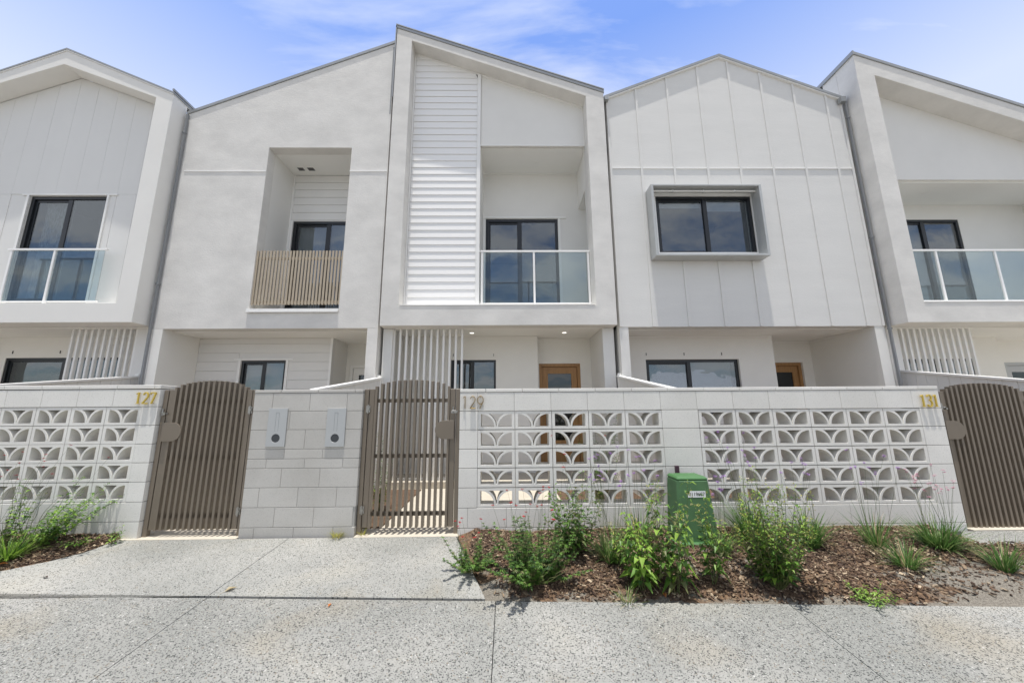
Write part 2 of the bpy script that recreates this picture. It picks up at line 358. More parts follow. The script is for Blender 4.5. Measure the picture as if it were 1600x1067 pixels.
def struct(o): o['kind'] = 'structure'; return o

# ------------------------------------------------------------ ground
SL = .07; FY = 4.042
def gz(y): return SL*(y-FY) if y < FY else 0.
YE = 0.35   # the slope levels out at the street edge behind the camera
def slab(name, poly, top, bot, m):
    """slab over an XY polygon whose top follows the ground slope"""
    n = len(poly); vs = [(x, y, gz(y)+top) for x, y in poly] + [(x, y, gz(y)+bot) for x, y in poly]
    tr = tessellate_polygon([[Vector((p[0], p[1], 0)) for p in poly]]); fs = []
    for a, b, c in tr:
        A, Bb, Cc = poly[a], poly[b], poly[c]
        if (Bb[0]-A[0])*(Cc[1]-A[1])-(Bb[1]-A[1])*(Cc[0]-A[0]) < 0: b, c = c, b
        fs += [(a, b, c), (n+a, n+c, n+b)]
    for i in range(n): fs.append((i, (i+1) % n, n+(i+1) % n, n+i)[::-1])
    return MB().add(vs, fs)
def strip_y(x): return 2.91 - .042*(x+.17)
# driveway apron in front of the two gates, in two slabs with a sawn joint
mbs = MB()
jx = lambda y: -2.205
LE = [(-3.90, FY-.03), (-3.93, 3.75), (-4.04, 3.59), (-4.24, 3.42), (-9, 2.995)]
a1 = slab('a', [(-9, strip_y(-9)+.016), (jx(0)-.003, strip_y(-2.2)+.016), (jx(0)-.003, FY-.03)]+LE, 0, -.12, AGG)
a2 = slab('a', [(jx(0)+.003, strip_y(-2.2)+.016), (-.165, strip_y(-.165)+.016), (-.53, FY-.03), (jx(0)+.003, FY-.03)], 0, -.12, AGG)
for q in (a1, a2): mbs.add(q.v, q.f)
struct(mbs.build('driveway_apron', AGGP))
mbs = MB()
cuts = [-14, -6.3, -2.19, -.089, 1.95, 6.1, 14]
for i in range(len(cuts)-1):
    x0, x1 = cuts[i]+.0025, cuts[i+1]-.0025
    q = slab('f', [(x0, YE), (x1, YE), (x1, strip_y(x1)-.012), (x0, strip_y(x0)-.012)], 0, -.12, AGG); mbs.add(q.v, q.f)
struct(mbs.build('footpath', AGG))
q = slab('j', [(-14, YE), (14, YE), (14, 2.0), (14, FY+.0), (-14, FY+.0)], -.02, -.13, GAP); struct(q.build('joint_bedding', GAP))
q = slab('j', [(-9, strip_y(-9)-.0115), (-.165, strip_y(-.165)-.0115), (-.165, strip_y(-.165)+.0155), (-9, strip_y(-9)+.0155)], -.010, -.018, GAP); struct(q.build('expansion_strip', GAP))
# street and lots as one sheet to the horizon
hzv = [(-300, -300, -.40), (300, -300, -.40), (300, YE-.0, gz(YE)-.14), (-300, YE, gz(YE)-.14), (300, FY, -.14), (-300, FY, -.14), (300, 300, -.14), (-300, 300, -.14)]
struct(MB().add(hzv, [(0, 1, 2, 3), (3, 2, 4, 5), (5, 4, 6, 7)]).build('ground', EARTH))
struct(MB().box(-300, 300, -7, YE-.16, -.5, -.36).build('road', STREET))
struct(MB().box(-300, 300, YE-.15, YE-.005, -.5, gz(YE)-.002).build('kerb', mat('kerb_concrete', (.42, .41, .39), .9, var=.1)))
# yards behind the fence
struct(MB().box(-14, 14, FY+.16, 14, -.15, -.004).build('yard_paving', PAVE))
struct(MB().box(-3.98, -2.735, FY-.04, FY+.16, -.15, 0.001).build('gate_threshold', PAVE))
struct(MB().box(-1.56, -.50, FY-.04, FY+.16, -.15, 0.001).build('gate_threshold', PAVE))
struct(MB().box(4.80, 6.6, FY-.04, FY+.16, -.15, 0.001).build('gate_threshold', PAVE))
struct(slab('b', [(4.2, 3.62), (14, 3.55), (14, FY-.045), (4.66, FY-.045)], -.003, -.1, AGG).build('gate_path', AGG))

# garden beds : bumpy soil sheets
def lbed(x):
    for (xa, ya), (xb, yb) in zip(LE[:-1], LE[1:]):
        if xb <= x <= xa: return yb+(ya-yb)*(x-xb)/(xa-xb)
    return FY-.03
def bed_h(x, y):
    if x > 4.36 and y > 3.61: return gz(y)-.05
    if x < -3: e = min(max((y-lbed(x))/.3, 0), 1)
    else: e = min(max((y - (strip_y(x)+.0))/.35, 0), 1, max(0, (x+.16+.33*(y-2.91))/.25)); e = e*e*(3-2*e)
    return gz(y) - .012 + .055*e + .022*noise.noise(Vector((x*2.3, y*2.3, 1))) + .008*noise.noise(Vector((x*11, y*11, 4)))
def bed(name, edge_l, edge_r, y0f, y1, nx, ny, mfun, mats):
    vs = []; fs = []; M_ = MB()
    for j in range(ny+1):
        for i in range(nx+1):
            t_ = j/ny; u = i/nx
            yy_l = y1
            xl, xr = edge_l(t_), edge_r(t_); x = xl+(xr-xl)*u; ya0 = y0f(x); y = ya0+(y1-ya0)*t_
            vs.append((x, y, bed_h(x, y)))
    n = len(M_.v)
    M_.v = vs
    for j in range(ny):
        for i in range(nx):
            k = j*(nx+1)+i; M_.f.append([k, k+1, k+nx+2, k+nx+1]); M_.m.append(mfun(vs[k][0], vs[k][1])); M_.t.append(1)
    return struct(M_.build(name, mats, smooth=True))
def soilmix(name):
    m = bpy.data.materials.new(name); m.use_nodes = True; t = m.node_tree; b = t.nodes['Principled BSDF']; b.inputs['Roughness'].default_value = .95
    g = N(t, 'ShaderNodeNewGeometry'); n = N(t, 'ShaderNodeTexNoise'); n.inputs['Scale'].default_value = 60; n.inputs['Detail'].default_value = 5; t.links.new(g.outputs['Position'], n.inputs['Vector'])
    k = N(t, 'ShaderNodeValToRGB'); k.color_ramp.elements[0].position = .35; k.color_ramp.elements[1].position = .65; k.color_ramp.elements[0].color = (.05, .028, .016, 1); k.color_ramp.elements[1].color = (.20, .125, .07, 1); t.links.new(n.outputs['Fac'], k.inputs[0])
    n3 = N(t, 'ShaderNodeTexNoise'); n3.inputs['Scale'].default_value = 120; n3.inputs['Detail'].default_value = 4; t.links.new(g.outputs['Position'], n3.inputs['Vector'])
    k3 = N(t, 'ShaderNodeValToRGB'); k3.color_ramp.elements[0].position = .35; k3.color_ramp.elements[1].position = .65; k3.color_ramp.elements[0].color = (.10, .088, .07, 1); k3.color_ramp.elements[1].color = (.25, .225, .185, 1); t.links.new(n3.outputs['Fac'], k3.inputs[0])
    at = N(t, 'ShaderNodeAttribute', attribute_name='sand')
    n2 = N(t, 'ShaderNodeTexNoise'); n2.inputs['Scale'].default_value = 5; n2.inputs['Detail'].default_value = 5; t.links.new(g.outputs['Position'], n2.inputs['Vector'])
    ad = N(t, 'ShaderNodeMath', operation='ADD'); t.links.new(at.outputs['Fac'], ad.inputs[0]); t.links.new(n2.outputs['Fac'], ad.inputs[1])
    k2 = N(t, 'ShaderNodeValToRGB'); k2.color_ramp.elements[0].position = .62; k2.color_ramp.elements[1].position = .72; t.links.new(ad.outputs[0], k2.inputs[0])
    mi = N(t, 'ShaderNodeMix', data_type='RGBA'); t.links.new(k2.outputs[0], mi.inputs[0]); t.links.new(k.outputs[0], mi.inputs[6]); t.links.new(k3.outputs[0], mi.inputs[7])
    t.links.new(mi.outputs[2], b.inputs['Base Color'])
    bp = N(t, 'ShaderNodeBump'); bp.inputs['Strength'].default_value = .8; bp.inputs['Distance'].default_value = .012; t.links.new(n.outputs['Fac'], bp.inputs['Height']); t.links.new(bp.outputs[0], b.inputs['Normal'])
    return m
SOIL = soilmix('mulched_soil')
def sandiness(x, y):
    d = y - strip_y(x); s = 0
    s += max(0, .26 - d*1.6)
    if x > 2.7: s += .35*min((x-2.7)/.8, 1)*max(0, 1-(max(0, d-.35))/.35)
    if abs(x-1.75) < .3 and .25 < d < .75: s += .14
    if x < -.0 and x > -2 and d < .25: s += .2
    return s
def add_sand(o):
    me = o.data; at = me.attributes.new('sand', 'FLOAT', 'POINT')
    at.data.foreach_set('value', [sandiness(v.co.x, v.co.y) for v in me.vertices])
b1 = bed('garden_bed', lambda t_: -.162-.358*t_, lambda t_: 9, lambda x: strip_y(x)-.011, FY+.02, 240, 40, lambda x, y: 0, [SOIL]); add_sand(b1)
b2 = bed('garden_bed', lambda t_: -9, lambda t_: -3.903, lambda x: lbed(x)-.0, FY+.04, 300, 30, lambda x, y: 0, [SOIL]); add_sand(b2)

# bark chips
def chips(name, regions, seed):
    rr = random.Random(seed); M_ = MB()
    for (x0, x1, ylo, yhi, n) in regions:
        for _ in range(n):
            x = rr.uniform(x0, x1); y = rr.uniform(ylo(x), yhi)
            if rr.random() < sandiness(x, y)*2.2: continue
            L = rr.choice((.006, .009, .013, .020))*rr.uniform(.6, 1.2); W = L*rr.uniform(.25, .6); T = rr.uniform(.001, .004); a = rr.uniform(0, 6.28)
            z = bed_h(x, y)+rr.uniform(.001, .014); tx, ty = rr.uniform(-.6, .6), rr.uniform(-.5, .5)
            mt = Matrix.Translation((x, y, z)) @ Matrix.Rotation(a, 4, 'Z') @ Matrix.Rotation(tx, 4, 'X') @ Matrix.Rotation(ty, 4, 'Y')
            M_.mi = rr.choices((0, 1, 2, 3), (45, 30, 18, 6))[0]
            vs = [mt @ Vector(p) for p in ((-L, -W*.7, -T), (L*.9, -W, -T), (L, W*.5, -T), (-L*.8, W, -T), (-L, -W*.7, T), (L*.9, -W, T), (L, W*.5, T), (-L*.8, W, T))]
            M_.add(vs, [(0, 3, 2, 1), (4, 5, 6, 7), (0, 1, 5, 4), (1, 2, 6, 5), (2, 3, 7, 6), (3, 0, 4, 7)])
    o = M_.build(name, BARK); o['kind'] = 'stuff'; return o
c1 = chips('bark_mulch', [(-.35, 4.9, lambda x: strip_y(x)+.02 if x > -.1 else 3.0-(x)*1.8, FY-.02, 24000)], 3)
tag(c1, 'brown bark chips spread over the long garden bed', 'mulch')
c2 = chips('bark_mulch', [(-6.4, -3.93, lambda x: lbed(x)+.02, FY, 8000)], 4)
tag(c2, 'brown bark chips in the bed beside the driveway', 'mulch')

# ------------------------------------------------------------ block fences
def ell(cx, cz, a, b, t0, t1, n): return [(cx+a*math.cos(t0+(t1-t0)*i/n), cz+b*math.sin(t0+(t1-t0)*i/n)) for i in range(n+1)]
def breeze_mesh(W, H, D=.184):
    """fan-pattern screen block, origin at its lower left front corner"""
    mx_, mz = .034, .030; x0, x1 = mx_, W-mx_; z0, z1 = mz, H-mz; xc = W/2; hw = (x1-x0)/2; hh = z1-z0; P = math.pi
    ai, bi = hw-.021, hh-.001; ao, bo = hw-.003, hh*1.17
    h = [[(x0, z0)] + ell(x0, z0, ai, bi, 0, P/2, 14), [(x1, z0)] + [(2*xc-x, z) for x, z in ell(x0, z0, ai, bi, 0, P/2, 14)]]
    t1 = math.asin(hh/bo); e = ell(x0, z0, ao, bo, .03, t1, 12)
    h.append(e + [(2*xc-x, z) for x, z in reversed(e)])
    M_ = MB(); M_.prism(rect(0.003, W-.003, .004, H-.004), 0, D, h)
    return M_
def tone(): return R.uniform(.95, 1.03)
def wall_blocks(M_, x0, x1, z0, z1, y0, y1, mod, off, gap=.004):
    """a course of plain blocks, each its own bevelled box with recessed joints"""
    x = x0 - off
    while x < x1-.001:
        a, b = max(x, x0), min(x+mod, x1)
        if b-a > .03:
            M_.tone = tone(); M_.box(a+(gap*.3 if a > x0 else 0), b-(gap*.3 if b < x1 else 0), y0, y1, z0+gap*.65, z1-gap*.65)
        x += mod
def block_wall(name, label, xs, xe, rows, solids, screens, yF, th_=.19, cap=None, material=BLOCK, mod=.4, bw=.4, ret=None):
    t = thing(name, ((xs+xe)/2, yF+th_/2, 0), label, 'wall', 'white block walls along the path')
    M_ = MB()
    for (x0, x1, z0, z1, off) in solids: wall_blocks(M_, x0, x1, z0, z1, yF, yF+th_, mod, off)
    M_.build('block_courses', material, t, bevel=.0025, tone=True)
    C_ = MB()
    for (x0, x1, z0, z1, off) in solids:
        if (z1-z0) > .01: C_.box(x0+.006, x1-.006, yF+.006, yF+th_-.006, z0, z1)
    C_.build('mortar', MORTARL if material is BLOCKG else MORTAR, t)
    if cap:
        K = MB(); x = xs; c0, c1_ = cap
        x = xs-.12
        while x < xe:
            a, b = max(x, xs), min(x+.4, xe); K.tone = tone(); K.box(a+(.002 if a > xs else 0), b-(.002 if b < xe else 0), yF-.003, yF+th_+.003, c0+.003, c1_)
            x += .4
        K.build('capping', material, t, bevel=.003, tone=True)
    proto = None
    for (sx, n, rws, *bww) in screens:
        pw = bww[0] if bww else bw
        for (z0, z1) in rws:
            for i in range(n):
                x = sx+i*pw
                if proto is None:
                    M2 = breeze_mesh(bw, z1-z0); M2.tone = 1; o = M2.build('breeze_block', material, None, bevel=0, tone=True); proto = o
                    o.parent = t
                else:
                    o = proto.copy(); COL.objects.link(o); o.parent = t
                o.location = Vector((x, yF+.004, z0)) - OFF[t]; o.scale.x = pw/bw; o.scale.z = (z1-z0)/.196 if bw == .4 else 1
    return t
rw = [(.063, .256), (.256, .453), (.453, .649), (.649, .844), (.844, 1.043), (1.043, 1.239)]
ZR = [(1.043, 1.239), (.844, 1.043), (.649, .844), (.453, .649), (.256, .453)]
# long wall of 129
sol = [(-.515, 4.785, 1.239, 1.440, .21), (-.515, 4.785, .063, .256, .3), (-.515, 4.785, -.08, .063, .1)]
for k, (z0, z1) in enumerate(ZR): sol += [(-.515, -.320, z0, z1, 0), (1.680, 2.083, z0, z1, 0), (4.535, 4.785, z0, z1, 0)]
block_wall('block_wall', 'long white block wall with two fan-pattern breeze block panels and number 129', -.515, 4.785, rw, sol,
           [(-.320, 5, ZR), (2.083, 6, ZR, .4087)], FY, cap=(1.440, 1.478), bw=.4)
# breeze panels use modules of .40 / .4085 : handled by the same block size (.40) with the last joint filled by the end blocks
# mailbox pillar
PX0, PX1 = -2.735, -1.568
rr_ = [(1.252, 1.446, .2), (1.058, 1.252, .0), (.859, 1.058, .22), (.761, .859, .02), (.665, .761, .2), (.474, .665, .03), (.281, .474, .24), (.09, .281, .06), (-.06, .09, .25)]
block_wall('mailbox_pillar', 'short grey block wall between the two gates carrying two mailboxes', PX0, PX1, None, [(PX0, PX1, a, b, o_) for a, b, o_ in rr_], [], FY, cap=(1.446, 1.480), material=BLOCKG)
# left wall of 127
ZL = [(1.116, 1.311), (.924, 1.116), (.734, .924), (.543, .734), (.348, .543)]
sol = [(-6.9, -3.752, 1.311, 1.497, .0), (-6.9, -3.752, .159, .348, .2), (-6.9, -3.752, -.08, .159, .05)]
for z0, z1 in ZL: sol += [(-3.925, -3.752, z0, z1, 0), (-6.9, -6.509, z0, z1, 0)]
block_wall('block_wall', 'white breeze block wall left of the driveway bearing number 127', -6.9, -3.752, None, sol,
           [(-3.925-.369*7, 7, ZL)], FY, cap=(1.500, 1.543), mod=.38, bw=.369)

# ------------------------------------------------------------ gates
def gate(x0, x1, label, plate_side, yG=4.085, z_side=1.485, rise=.095, zb=.065, half_l=.115, half_r=.11, hinge_side='left', lat=True):
    t = thing('gate', ((x0+x1)/2, yG, 0), label, 'gate', 'bronze slatted gates with arched tops')
    MB().box(x0, x0+.045, yG, yG+.05, -.01, z_side).build('post', BRONZE, t, bevel=.003)
    MB().box(x1-.045, x1, yG, yG+.05, -.01, z_side).build('post', BRONZE, t, bevel=.003)
    sx0, sx1 = x0+.053, x1-.053
    fr = MB(); fr.box(sx0, sx0+.055, yG+.004, yG+.05, zb, z_side); fr.box(sx1-.055, sx1, yG+.004, yG+.05, zb, z_side)
    fr.each('stile', BRONZE, t, bevel=.002)
    a, b = sx0+.075, sx1-.07; n = int(round((b-a)/.0597)); pit = (b-a)/n; sl = MB(); xc = (a+b)/2; hw = (b-a)/2
    for i in range(n+1):
        x = a+i*pit; u = (x-xc)/hw; top = z_side+.005+rise*math.sqrt(max(0, 1-u*u*.93))
        sl.box(x-.0125, x+.0125, yG-.012, yG+.046, zb, top)
    sl.build('slats', BRONZE, t, bevel=.0015)
    for z in (z_side-.125, .77, .185): MB().box(sx0+.055, sx1-.055, yG+.047, yG+.075, z-.02, z+.02).build('rail', BRONZE, t)
    # lock plate with one rounded side
    zc = 1.045 if x0 < 3 else 1.00; hh = .098
    if plate_side == 'right': px1 = sx1-.005; px0 = px1-.205; pl = [(px1, zc+hh), (px0+hh, zc+hh)] + ell(px0+hh, zc, hh, hh, math.pi/2, 3*math.pi/2, 14) + [(px1, zc-hh)]
    else: px0 = sx0+.0 if x0 < 3 else sx0-.03; px1 = px0+.205; pl = [(px0, zc-hh), (px1-hh, zc-hh)] + ell(px1-hh, zc, hh, hh, -math.pi/2, math.pi/2, 14) + [(px0, zc+hh)]
    out_ = []
    for p in pl:
        if not out_ or (abs(p[0]-out_[-1][0])+abs(p[1]-out_[-1][1])) > 1e-5: out_.append(p)
    MB().prism(out_, yG-.022, yG-.014).build('lock_plate', BRONZE, t, bevel=.001)
    hx = sx0-.004 if hinge_side == 'left' else sx1+.004; lx = sx1+.004 if hinge_side == 'left' else sx0-.004
    for z in (1.27, .24):
        h = MB(); h.cyl_z(hx, yG-.010, z-.045, z+.045, .009, 12); h.box(hx-.022, hx+.022, yG-.007, yG-.001, z-.035, z+.035); h.box(hx-.014, hx+.014, yG-.018, yG-.004, z-.012, z+.012)
        h.build('hinge', STEEL, t)
    h = MB(); z = 1.235; h.box(lx-.045, lx+.025, yG-.008, yG-.001, z-.014, z+.012); h.cyl_z(lx-.022, yG-.014, z-.02, z+.055, .008, 12); h.cyl_y(lx+.012, yG-.034, yG-.004, z-.004, .010, 14); h.tube([(lx-.035, yG-.02, z+.012), (lx+.01, yG-.02, z+.012)], .006)
    h.build('latch', STEEL, t)
    return t
gate(-3.745, -2.742, 'bronze slatted gate with an arched top left of the mailbox pillar', 'left', hinge_side='right', z_side=1.488)
gate(-1.566, -.520, 'bronze slatted gate with an arched top between the mailbox pillar and number 129', 'right')
gate(4.795, 5.86, 'bronze slatted gate with an arched top at the right edge beside number 131', 'left', hinge_side='right', z_side=1.42, rise=.085, zb=.0)

# ------------------------------------------------------------ house numbers
def digit(M_, ch, x, z, w_, h, st, y0, y1):
    P = math.pi
    def T(pts): return [(x+px*w_, z+pz*h) for px, pz in pts]
    if ch == '1':
        M_.stroke(T([(.5, 0), (.5, 1)]), st, y0, y1); M_.stroke(T([(.1, .86), (.5, .985)]), st*.7, y0+.0005, y1)
        if st > .008: M_.stroke(T([(.15, .02), (.85, .02)]), st*.5, y0+.001, y1)
    if ch == '2':
        M_.stroke(T([(.08, .78)] + [(.5+.42*math.cos(a), .72+.27*math.sin(a)) for a in [P*.88-i*(P*1.08)/12 for i in range(13)]] + [(.05, .04)]), st, y0, y1)
        M_.stroke(T([(.0, .03), (1, .03)]), st, y0+.0005, y1)
    if ch == '7':
        M_.stroke(T([(.02, .965), (.98, .965)]), st, y0+.0005, y1); M_.stroke(T([(.95, .95), (.35, 0)]), st*1.1, y0, y1)
        if st > .008: M_.stroke(T([(.04, .80), (.04, .97)]), st*.5, y0+.001, y1)
    if ch == '9':
        M_.stroke(T([(.5+.5*math.cos(a), .68+.32*math.sin(a)) for a in [i*2*P/24 for i in range(25)]]), st, y0, y1)
        M_.stroke(T([(.97, .55), (.38, 0)]), st, y0+.0005, y1)
    if ch == '3':
        M_.stroke(T([(.5+.40*math.cos(a), .76+.23*math.sin(a)) for a in [P*.9-i*(P*1.35)/12 for i in range(13)]]), st, y0, y1)
        M_.stroke(T([(.48+.46*math.cos(a), .28+.27*math.sin(a)) for a in [P*.5-i*(P*1.4)/14 for i in range(15)]]), st, y0+.0005, y1)
def number(txt, x, z, w_, h, pitch, st, label, m, dep):
    t = thing('house_number', (x, FY, z), label, 'house number', None)
    for i, ch in enumerate(txt):
        M_ = MB(); digit(M_, ch, x+i*pitch, z, w_, h, st, FY-.028, FY-.028+dep); M_.build('digit', m, t, bevel=.0008)
        s_ = MB(); s_.cyl_y(x+i*pitch+w_*.5, FY-.027+dep*.5, FY+.001, z+h*.03, .0025, 8); s_.cyl_y(x+i*pitch+w_*.5, FY-.027+dep*.5, FY+.001, z+h*.95, .0025, 8); s_.each('mounting_pin', m, t)
number('127', -3.985, 1.342, .058, .120, .077, .013, 'brass house number 127 in bold serif digits on the left wall', BRASSP, .015)
number('129', -.487, 1.268, .060, .132, .083, .0062, 'thin brass outline house number 129 beside the middle gate', BRASS, .020)
number('131', 4.545, 1.252, .055, .130, .070, .013, 'bold brass house number 131 at the right end of the long wall', BRASSP, .015)

# ------------------------------------------------------------ mailboxes
def mailbox(x0, x1, z0, z1, label):
    t = thing('mailbox', ((x0+x1)/2, FY, z0), label, 'mailbox', 'grey mailbox plates on the pillar')
    xc = (x0+x1)/2; slot = rect(xc-.008, xc+.008, z0+.17, z1-.045)
    MB().prism(rect(x0, x1, z0, z1), FY-.014, FY-.002, [ [(p[0], p[1]) for p in ell(xc, z0+.088, .044, .044, 0, 2*math.pi, 28)[:-1]] ]).build('face_plate', MAILM, t, bevel=.0015)
    MB().cyl_y(xc, FY-.012, FY-.003, z0+.088, .0432, 28).build('lock_disc', MAILD, t)
    s_ = MB(); s_.box(xc-.017, xc-.0155, FY-.0148, FY-.0135, z0+.16, z1-.045); s_.box(xc+.0155, xc+.017, FY-.0148, FY-.0135, z0+.16, z1-.045); s_.box(xc-.0155, xc+.0155, FY-.0148, FY-.0135, z1-.0465, z1-.045)
    s_.build('handle_outline', mat('mail_line', (.14, .15, .16), .5), t)
    MB().box(x0+.01, x1-.01, FY-.003, FY+.001, z0+.008, z1-.01).build('back_box', MAILD, t)
mailbox(-2.556, -2.356, .885, 1.284, 'grey flat mailbox plate, the left one of the two on the pillar')
mailbox(-1.933, -1.732, .881, 1.280, 'grey flat mailbox plate, the right one of the two, nearer the middle gate')

# ------------------------------------------------------------ houses: shared parts
def window(parent, x0, x1, z0, z1, y, room=True, kind='window', split=.5, fw=.045, blind=None, blm=None, trans=False, label=None, sill=False, roomd=1.6, second=None):
    """sliding window or door set in the plane y: frame > panes, blind, room behind"""
    F = MB(); F.prism(rect(x0, x1, z0, z1), y, y+.07, [rect(x0+fw, x1-fw, z0+fw*1.1, z1-fw)])
    xm = x0+(x1-x0)*split
    F.box(xm-fw*.75, xm+fw*.75, y+.012, y+.062, z0+fw*1.05, z1-fw*.98)
    # inner sash of one half
    F.prism(rect(x0+fw, xm-fw*.7, z0+fw, z1-fw), y+.030, y+.055, [rect(x0+fw*1.7, xm-fw*.9, z0+fw*1.8, z1-fw*1.8)])
    fr = F.build('door' if kind == 'door' else kind, BLACK, parent, bevel=.002, label=label)
    MB().box(x0+fw*.8, xm, y+.040, y+.046, z0+fw, z1-fw).build('pane', GLASS, fr)
    MB().box(xm, x1-fw*.8, y+.020, y+.026, z0+fw, z1-fw).build('pane', GLASS, fr)
    if blind:
        for (a, b, zt) in blind:
            bm_ = MB(); n = max(2, int((z1-zt*(z1-z0)-z0)/.05))
            bx0, bx1 = x0+(x1-x0)*a, x0+(x1-x0)*b
            bm_.box(bx0, bx1, y+.12, y+.125, z0+(z1-z0)*zt, z1-.02); bm_.build('blind', blm or BLIND, fr)
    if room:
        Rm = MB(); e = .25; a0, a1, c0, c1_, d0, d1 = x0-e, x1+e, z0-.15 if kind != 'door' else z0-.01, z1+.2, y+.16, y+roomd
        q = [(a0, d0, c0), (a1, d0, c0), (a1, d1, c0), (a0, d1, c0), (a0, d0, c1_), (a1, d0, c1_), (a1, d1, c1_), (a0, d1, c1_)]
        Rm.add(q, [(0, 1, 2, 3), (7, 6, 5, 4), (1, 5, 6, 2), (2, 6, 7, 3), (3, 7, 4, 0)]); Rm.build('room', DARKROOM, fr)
    return fr
def glassrail(parent, x0, x1, z0, z1, y, posts, pr=.018):
    fr = B(x0, x1, y-.02, y+.02, z1-.022, z1+.012).build('balustrade', ALU, parent, bevel=.003); B(x0, x1, y-.014, y+.014, z0+.012, z0+.036).build('bottom_rail', ALU, fr, bevel=.003)
    for p in posts: MB().box(p-pr, p+pr, y-.016, y+.018, z0-.03, z1-.023).build('baluster_post', ALU, fr, bevel=.002)
    G = MB(); e = [x0+.01]+list(posts)+[x1-.01]
    for a, b in zip(e[:-1], e[1:]):
        if b-a > .08: G.box(a+pr+.012, b-pr-.012, y-.004, y+.004, z0+.037, z1-.023)
    G.each('glass_panel', GLASSR, fr)
    return fr
def alcove(parent, x0, x1, y0, y1, z0, z1, mat_, hole=None, backmat=None, tk=.04, left=True, right=True, floor=True, ceil=True, ceilmat=None):
    M_ = MB()
    if left: M_.box(x0-tk, x0, y0, y1+tk, z0-tk, z1+tk)
    if right: M_.box(x1, x1+tk, y0, y1+tk, z0-tk, z1+tk)
    if floor: M_.box(x0, x1, y0, y1, z0-tk, z0)
    if M_.v: M_.each('side_wall', mat_, parent)
    if ceil: MB().box(x0, x1, y0, y1, z1, z1+tk).build('soffit', ceilmat or SOFF, parent)
    MB().prism(rect(x0, x1, z0, z1), y1, y1+.06, [hole] if hole else []).build('back_wall', backmat or mat_, parent)
def downlight(parent, x, y, z, on=True):
    o = MB().tube([(x, y, z-.006), (x, y, z+.01)], .058, .058, 24).build('ceiling_light', TRIM, parent)
    MB().tube([(x, y, z-.0075), (x, y, z-.004)], .040, .040, 24).build('lens', LAMP if on else SOFF, o)
def slatscreen(parent, xs, y, z0, z1, w_=.034, d=.05, name='slat_screen'):
    M_ = MB()
    for x in xs: M_.box(x-w_/2, x+w_/2, y, y+d, z0, z1)
    M_.box(xs[0]-.01, xs[-1]+.01, y+d, y+d+.02, z0+.1, z0+.14)
    return M_.build(name, TRIM, parent, bevel=.0015)
def clipsmarks(parent, pts, y, z):
    M_ = MB()
    for x in pts: M_.box(x-.004, x+.004, y-.012, y, z-.026, z+.026)
    M_.each('awning_clip', BLACK, parent)
def flash_slope(M_, pts, y0, y1, h, over=0.):
    """capping strips that follow the roofline points (x, z of the top)"""
    for (xa, za), (xb, zb) in zip(pts[:-1], pts[1:]):
        M_.prism([(xa, za-h), (xb, zb-h), (xb, zb), (xa, za)], y0, y1)
def lockmono(parent, pts, x0, x1, y0=6.5, y1=15):
    # roof sheet behind the facade
    M_ = MB(); flash_slope(M_, [(a, b-.012) for a, b in pts], y0, y1, .10); return M_.build('roof', ZINC, parent)
def dressed_door(parent, x0, x1, z0, z1, y, m, glass=True):
    """panelled entry door with a frame and a glazed light"""
    fr = MB().prism([(x0, z0), (x0, z1), (x1, z1), (x1, z0), (x1-.06, z0), (x1-.06, z1-.06), (x0+.06, z1-.06), (x0+.06, z0)][::-1], y, y+.1).build('door_frame', m, parent, bevel=.003)
    g0, g1 = x0+.18, x1-.18
    d = MB().prism(rect(x0+.064, x1-.064, z0+.01, z1-.064), y+.035, y+.075, [rect(g0, g1, z0+.55, z1-.20)]).build('door', m, parent, bevel=.003)
    MB().box(g0-.01, g1+.01, y+.053, y+.059, z0+.54, z1-.19).build('glass_panel', FRITG, d)
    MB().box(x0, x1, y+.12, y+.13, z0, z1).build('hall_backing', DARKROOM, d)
    MB().tube([(x0+.13, y-.02, z0+.85), (x0+.13, y-.02, z0+1.25)], .010).build('handle', STEEL, d)

# ------------------------------------------------------------ house 129 (middle, framed portal)
H = thing('townhouse', (-.14, 6.14, 0), 'rendered white townhouse with a tall skewed portal frame and louvre screen in the middle', 'house', None)
k1 = -.366
def z129(x): return 8.80 + (x+2.16)*-.3645
PF, IF = 6.14, 6.42
outer = [(-2.18, 2.675), (1.905, 2.675), (1.905, z129(1.905)), (-2.18, z129(-2.18))]
inner = [(-1.875, 3.03), (1.557, 3.03), (1.557, 7.25), (-1.875, 7.25+3.432*.3685)]
MB().prism(outer, PF, IF+.09, [inner]).build('portal_frame', STUCCO, H, bevel=.004)
MB().box(-2.17, 1.895, IF+.09, 7.9, 2.68, 2.98).build('floor_slab', STUCCO, H)
MB().box(-1.86, 1.54, PF-.008, IF, 3.031, 3.041).build('sill_flashing', TRIM, H)
ro_ = MB(); flash_slope(ro_, [(-2.20, z129(-2.2)+.055), (1.915, z129(1.915)+.055)], PF-.014, IF+.3, .052); ro_.box(-2.205, -2.187, PF-.014, PF+.1, 7.2, z129(-2.2)+.05)
ro_.build('roof_flashing', ZINC, H)
r2 = MB(); flash_slope(r2, [(-2.20, z129(-2.2)+.085), (1.915, z129(1.915)+.085)], PF-.022, IF+.3, .022); r2.build('roof_edge', ZINC, H)
lockmono(H, [(-2.18, z129(-2.18)), (1.9, z129(1.9))], 0, 0)
s_ = MB(); s_.prism_x([(IF+.09, 0), (15, 0), (15, z129(-2.1)-.15), (IF+.09, z129(-2.1)-.15)], -2.16, -2.10); s_.prism_x([(IF+.95, 0), (15, 0), (15, z129(1.9)-.12), (IF+.95, z129(1.9)-.12)], 1.84, 1.90)
s_.box(-2.1, 1.84, 14.9, 15, 0, 7.2); s_.each('party_wall', STUCCOW, H)
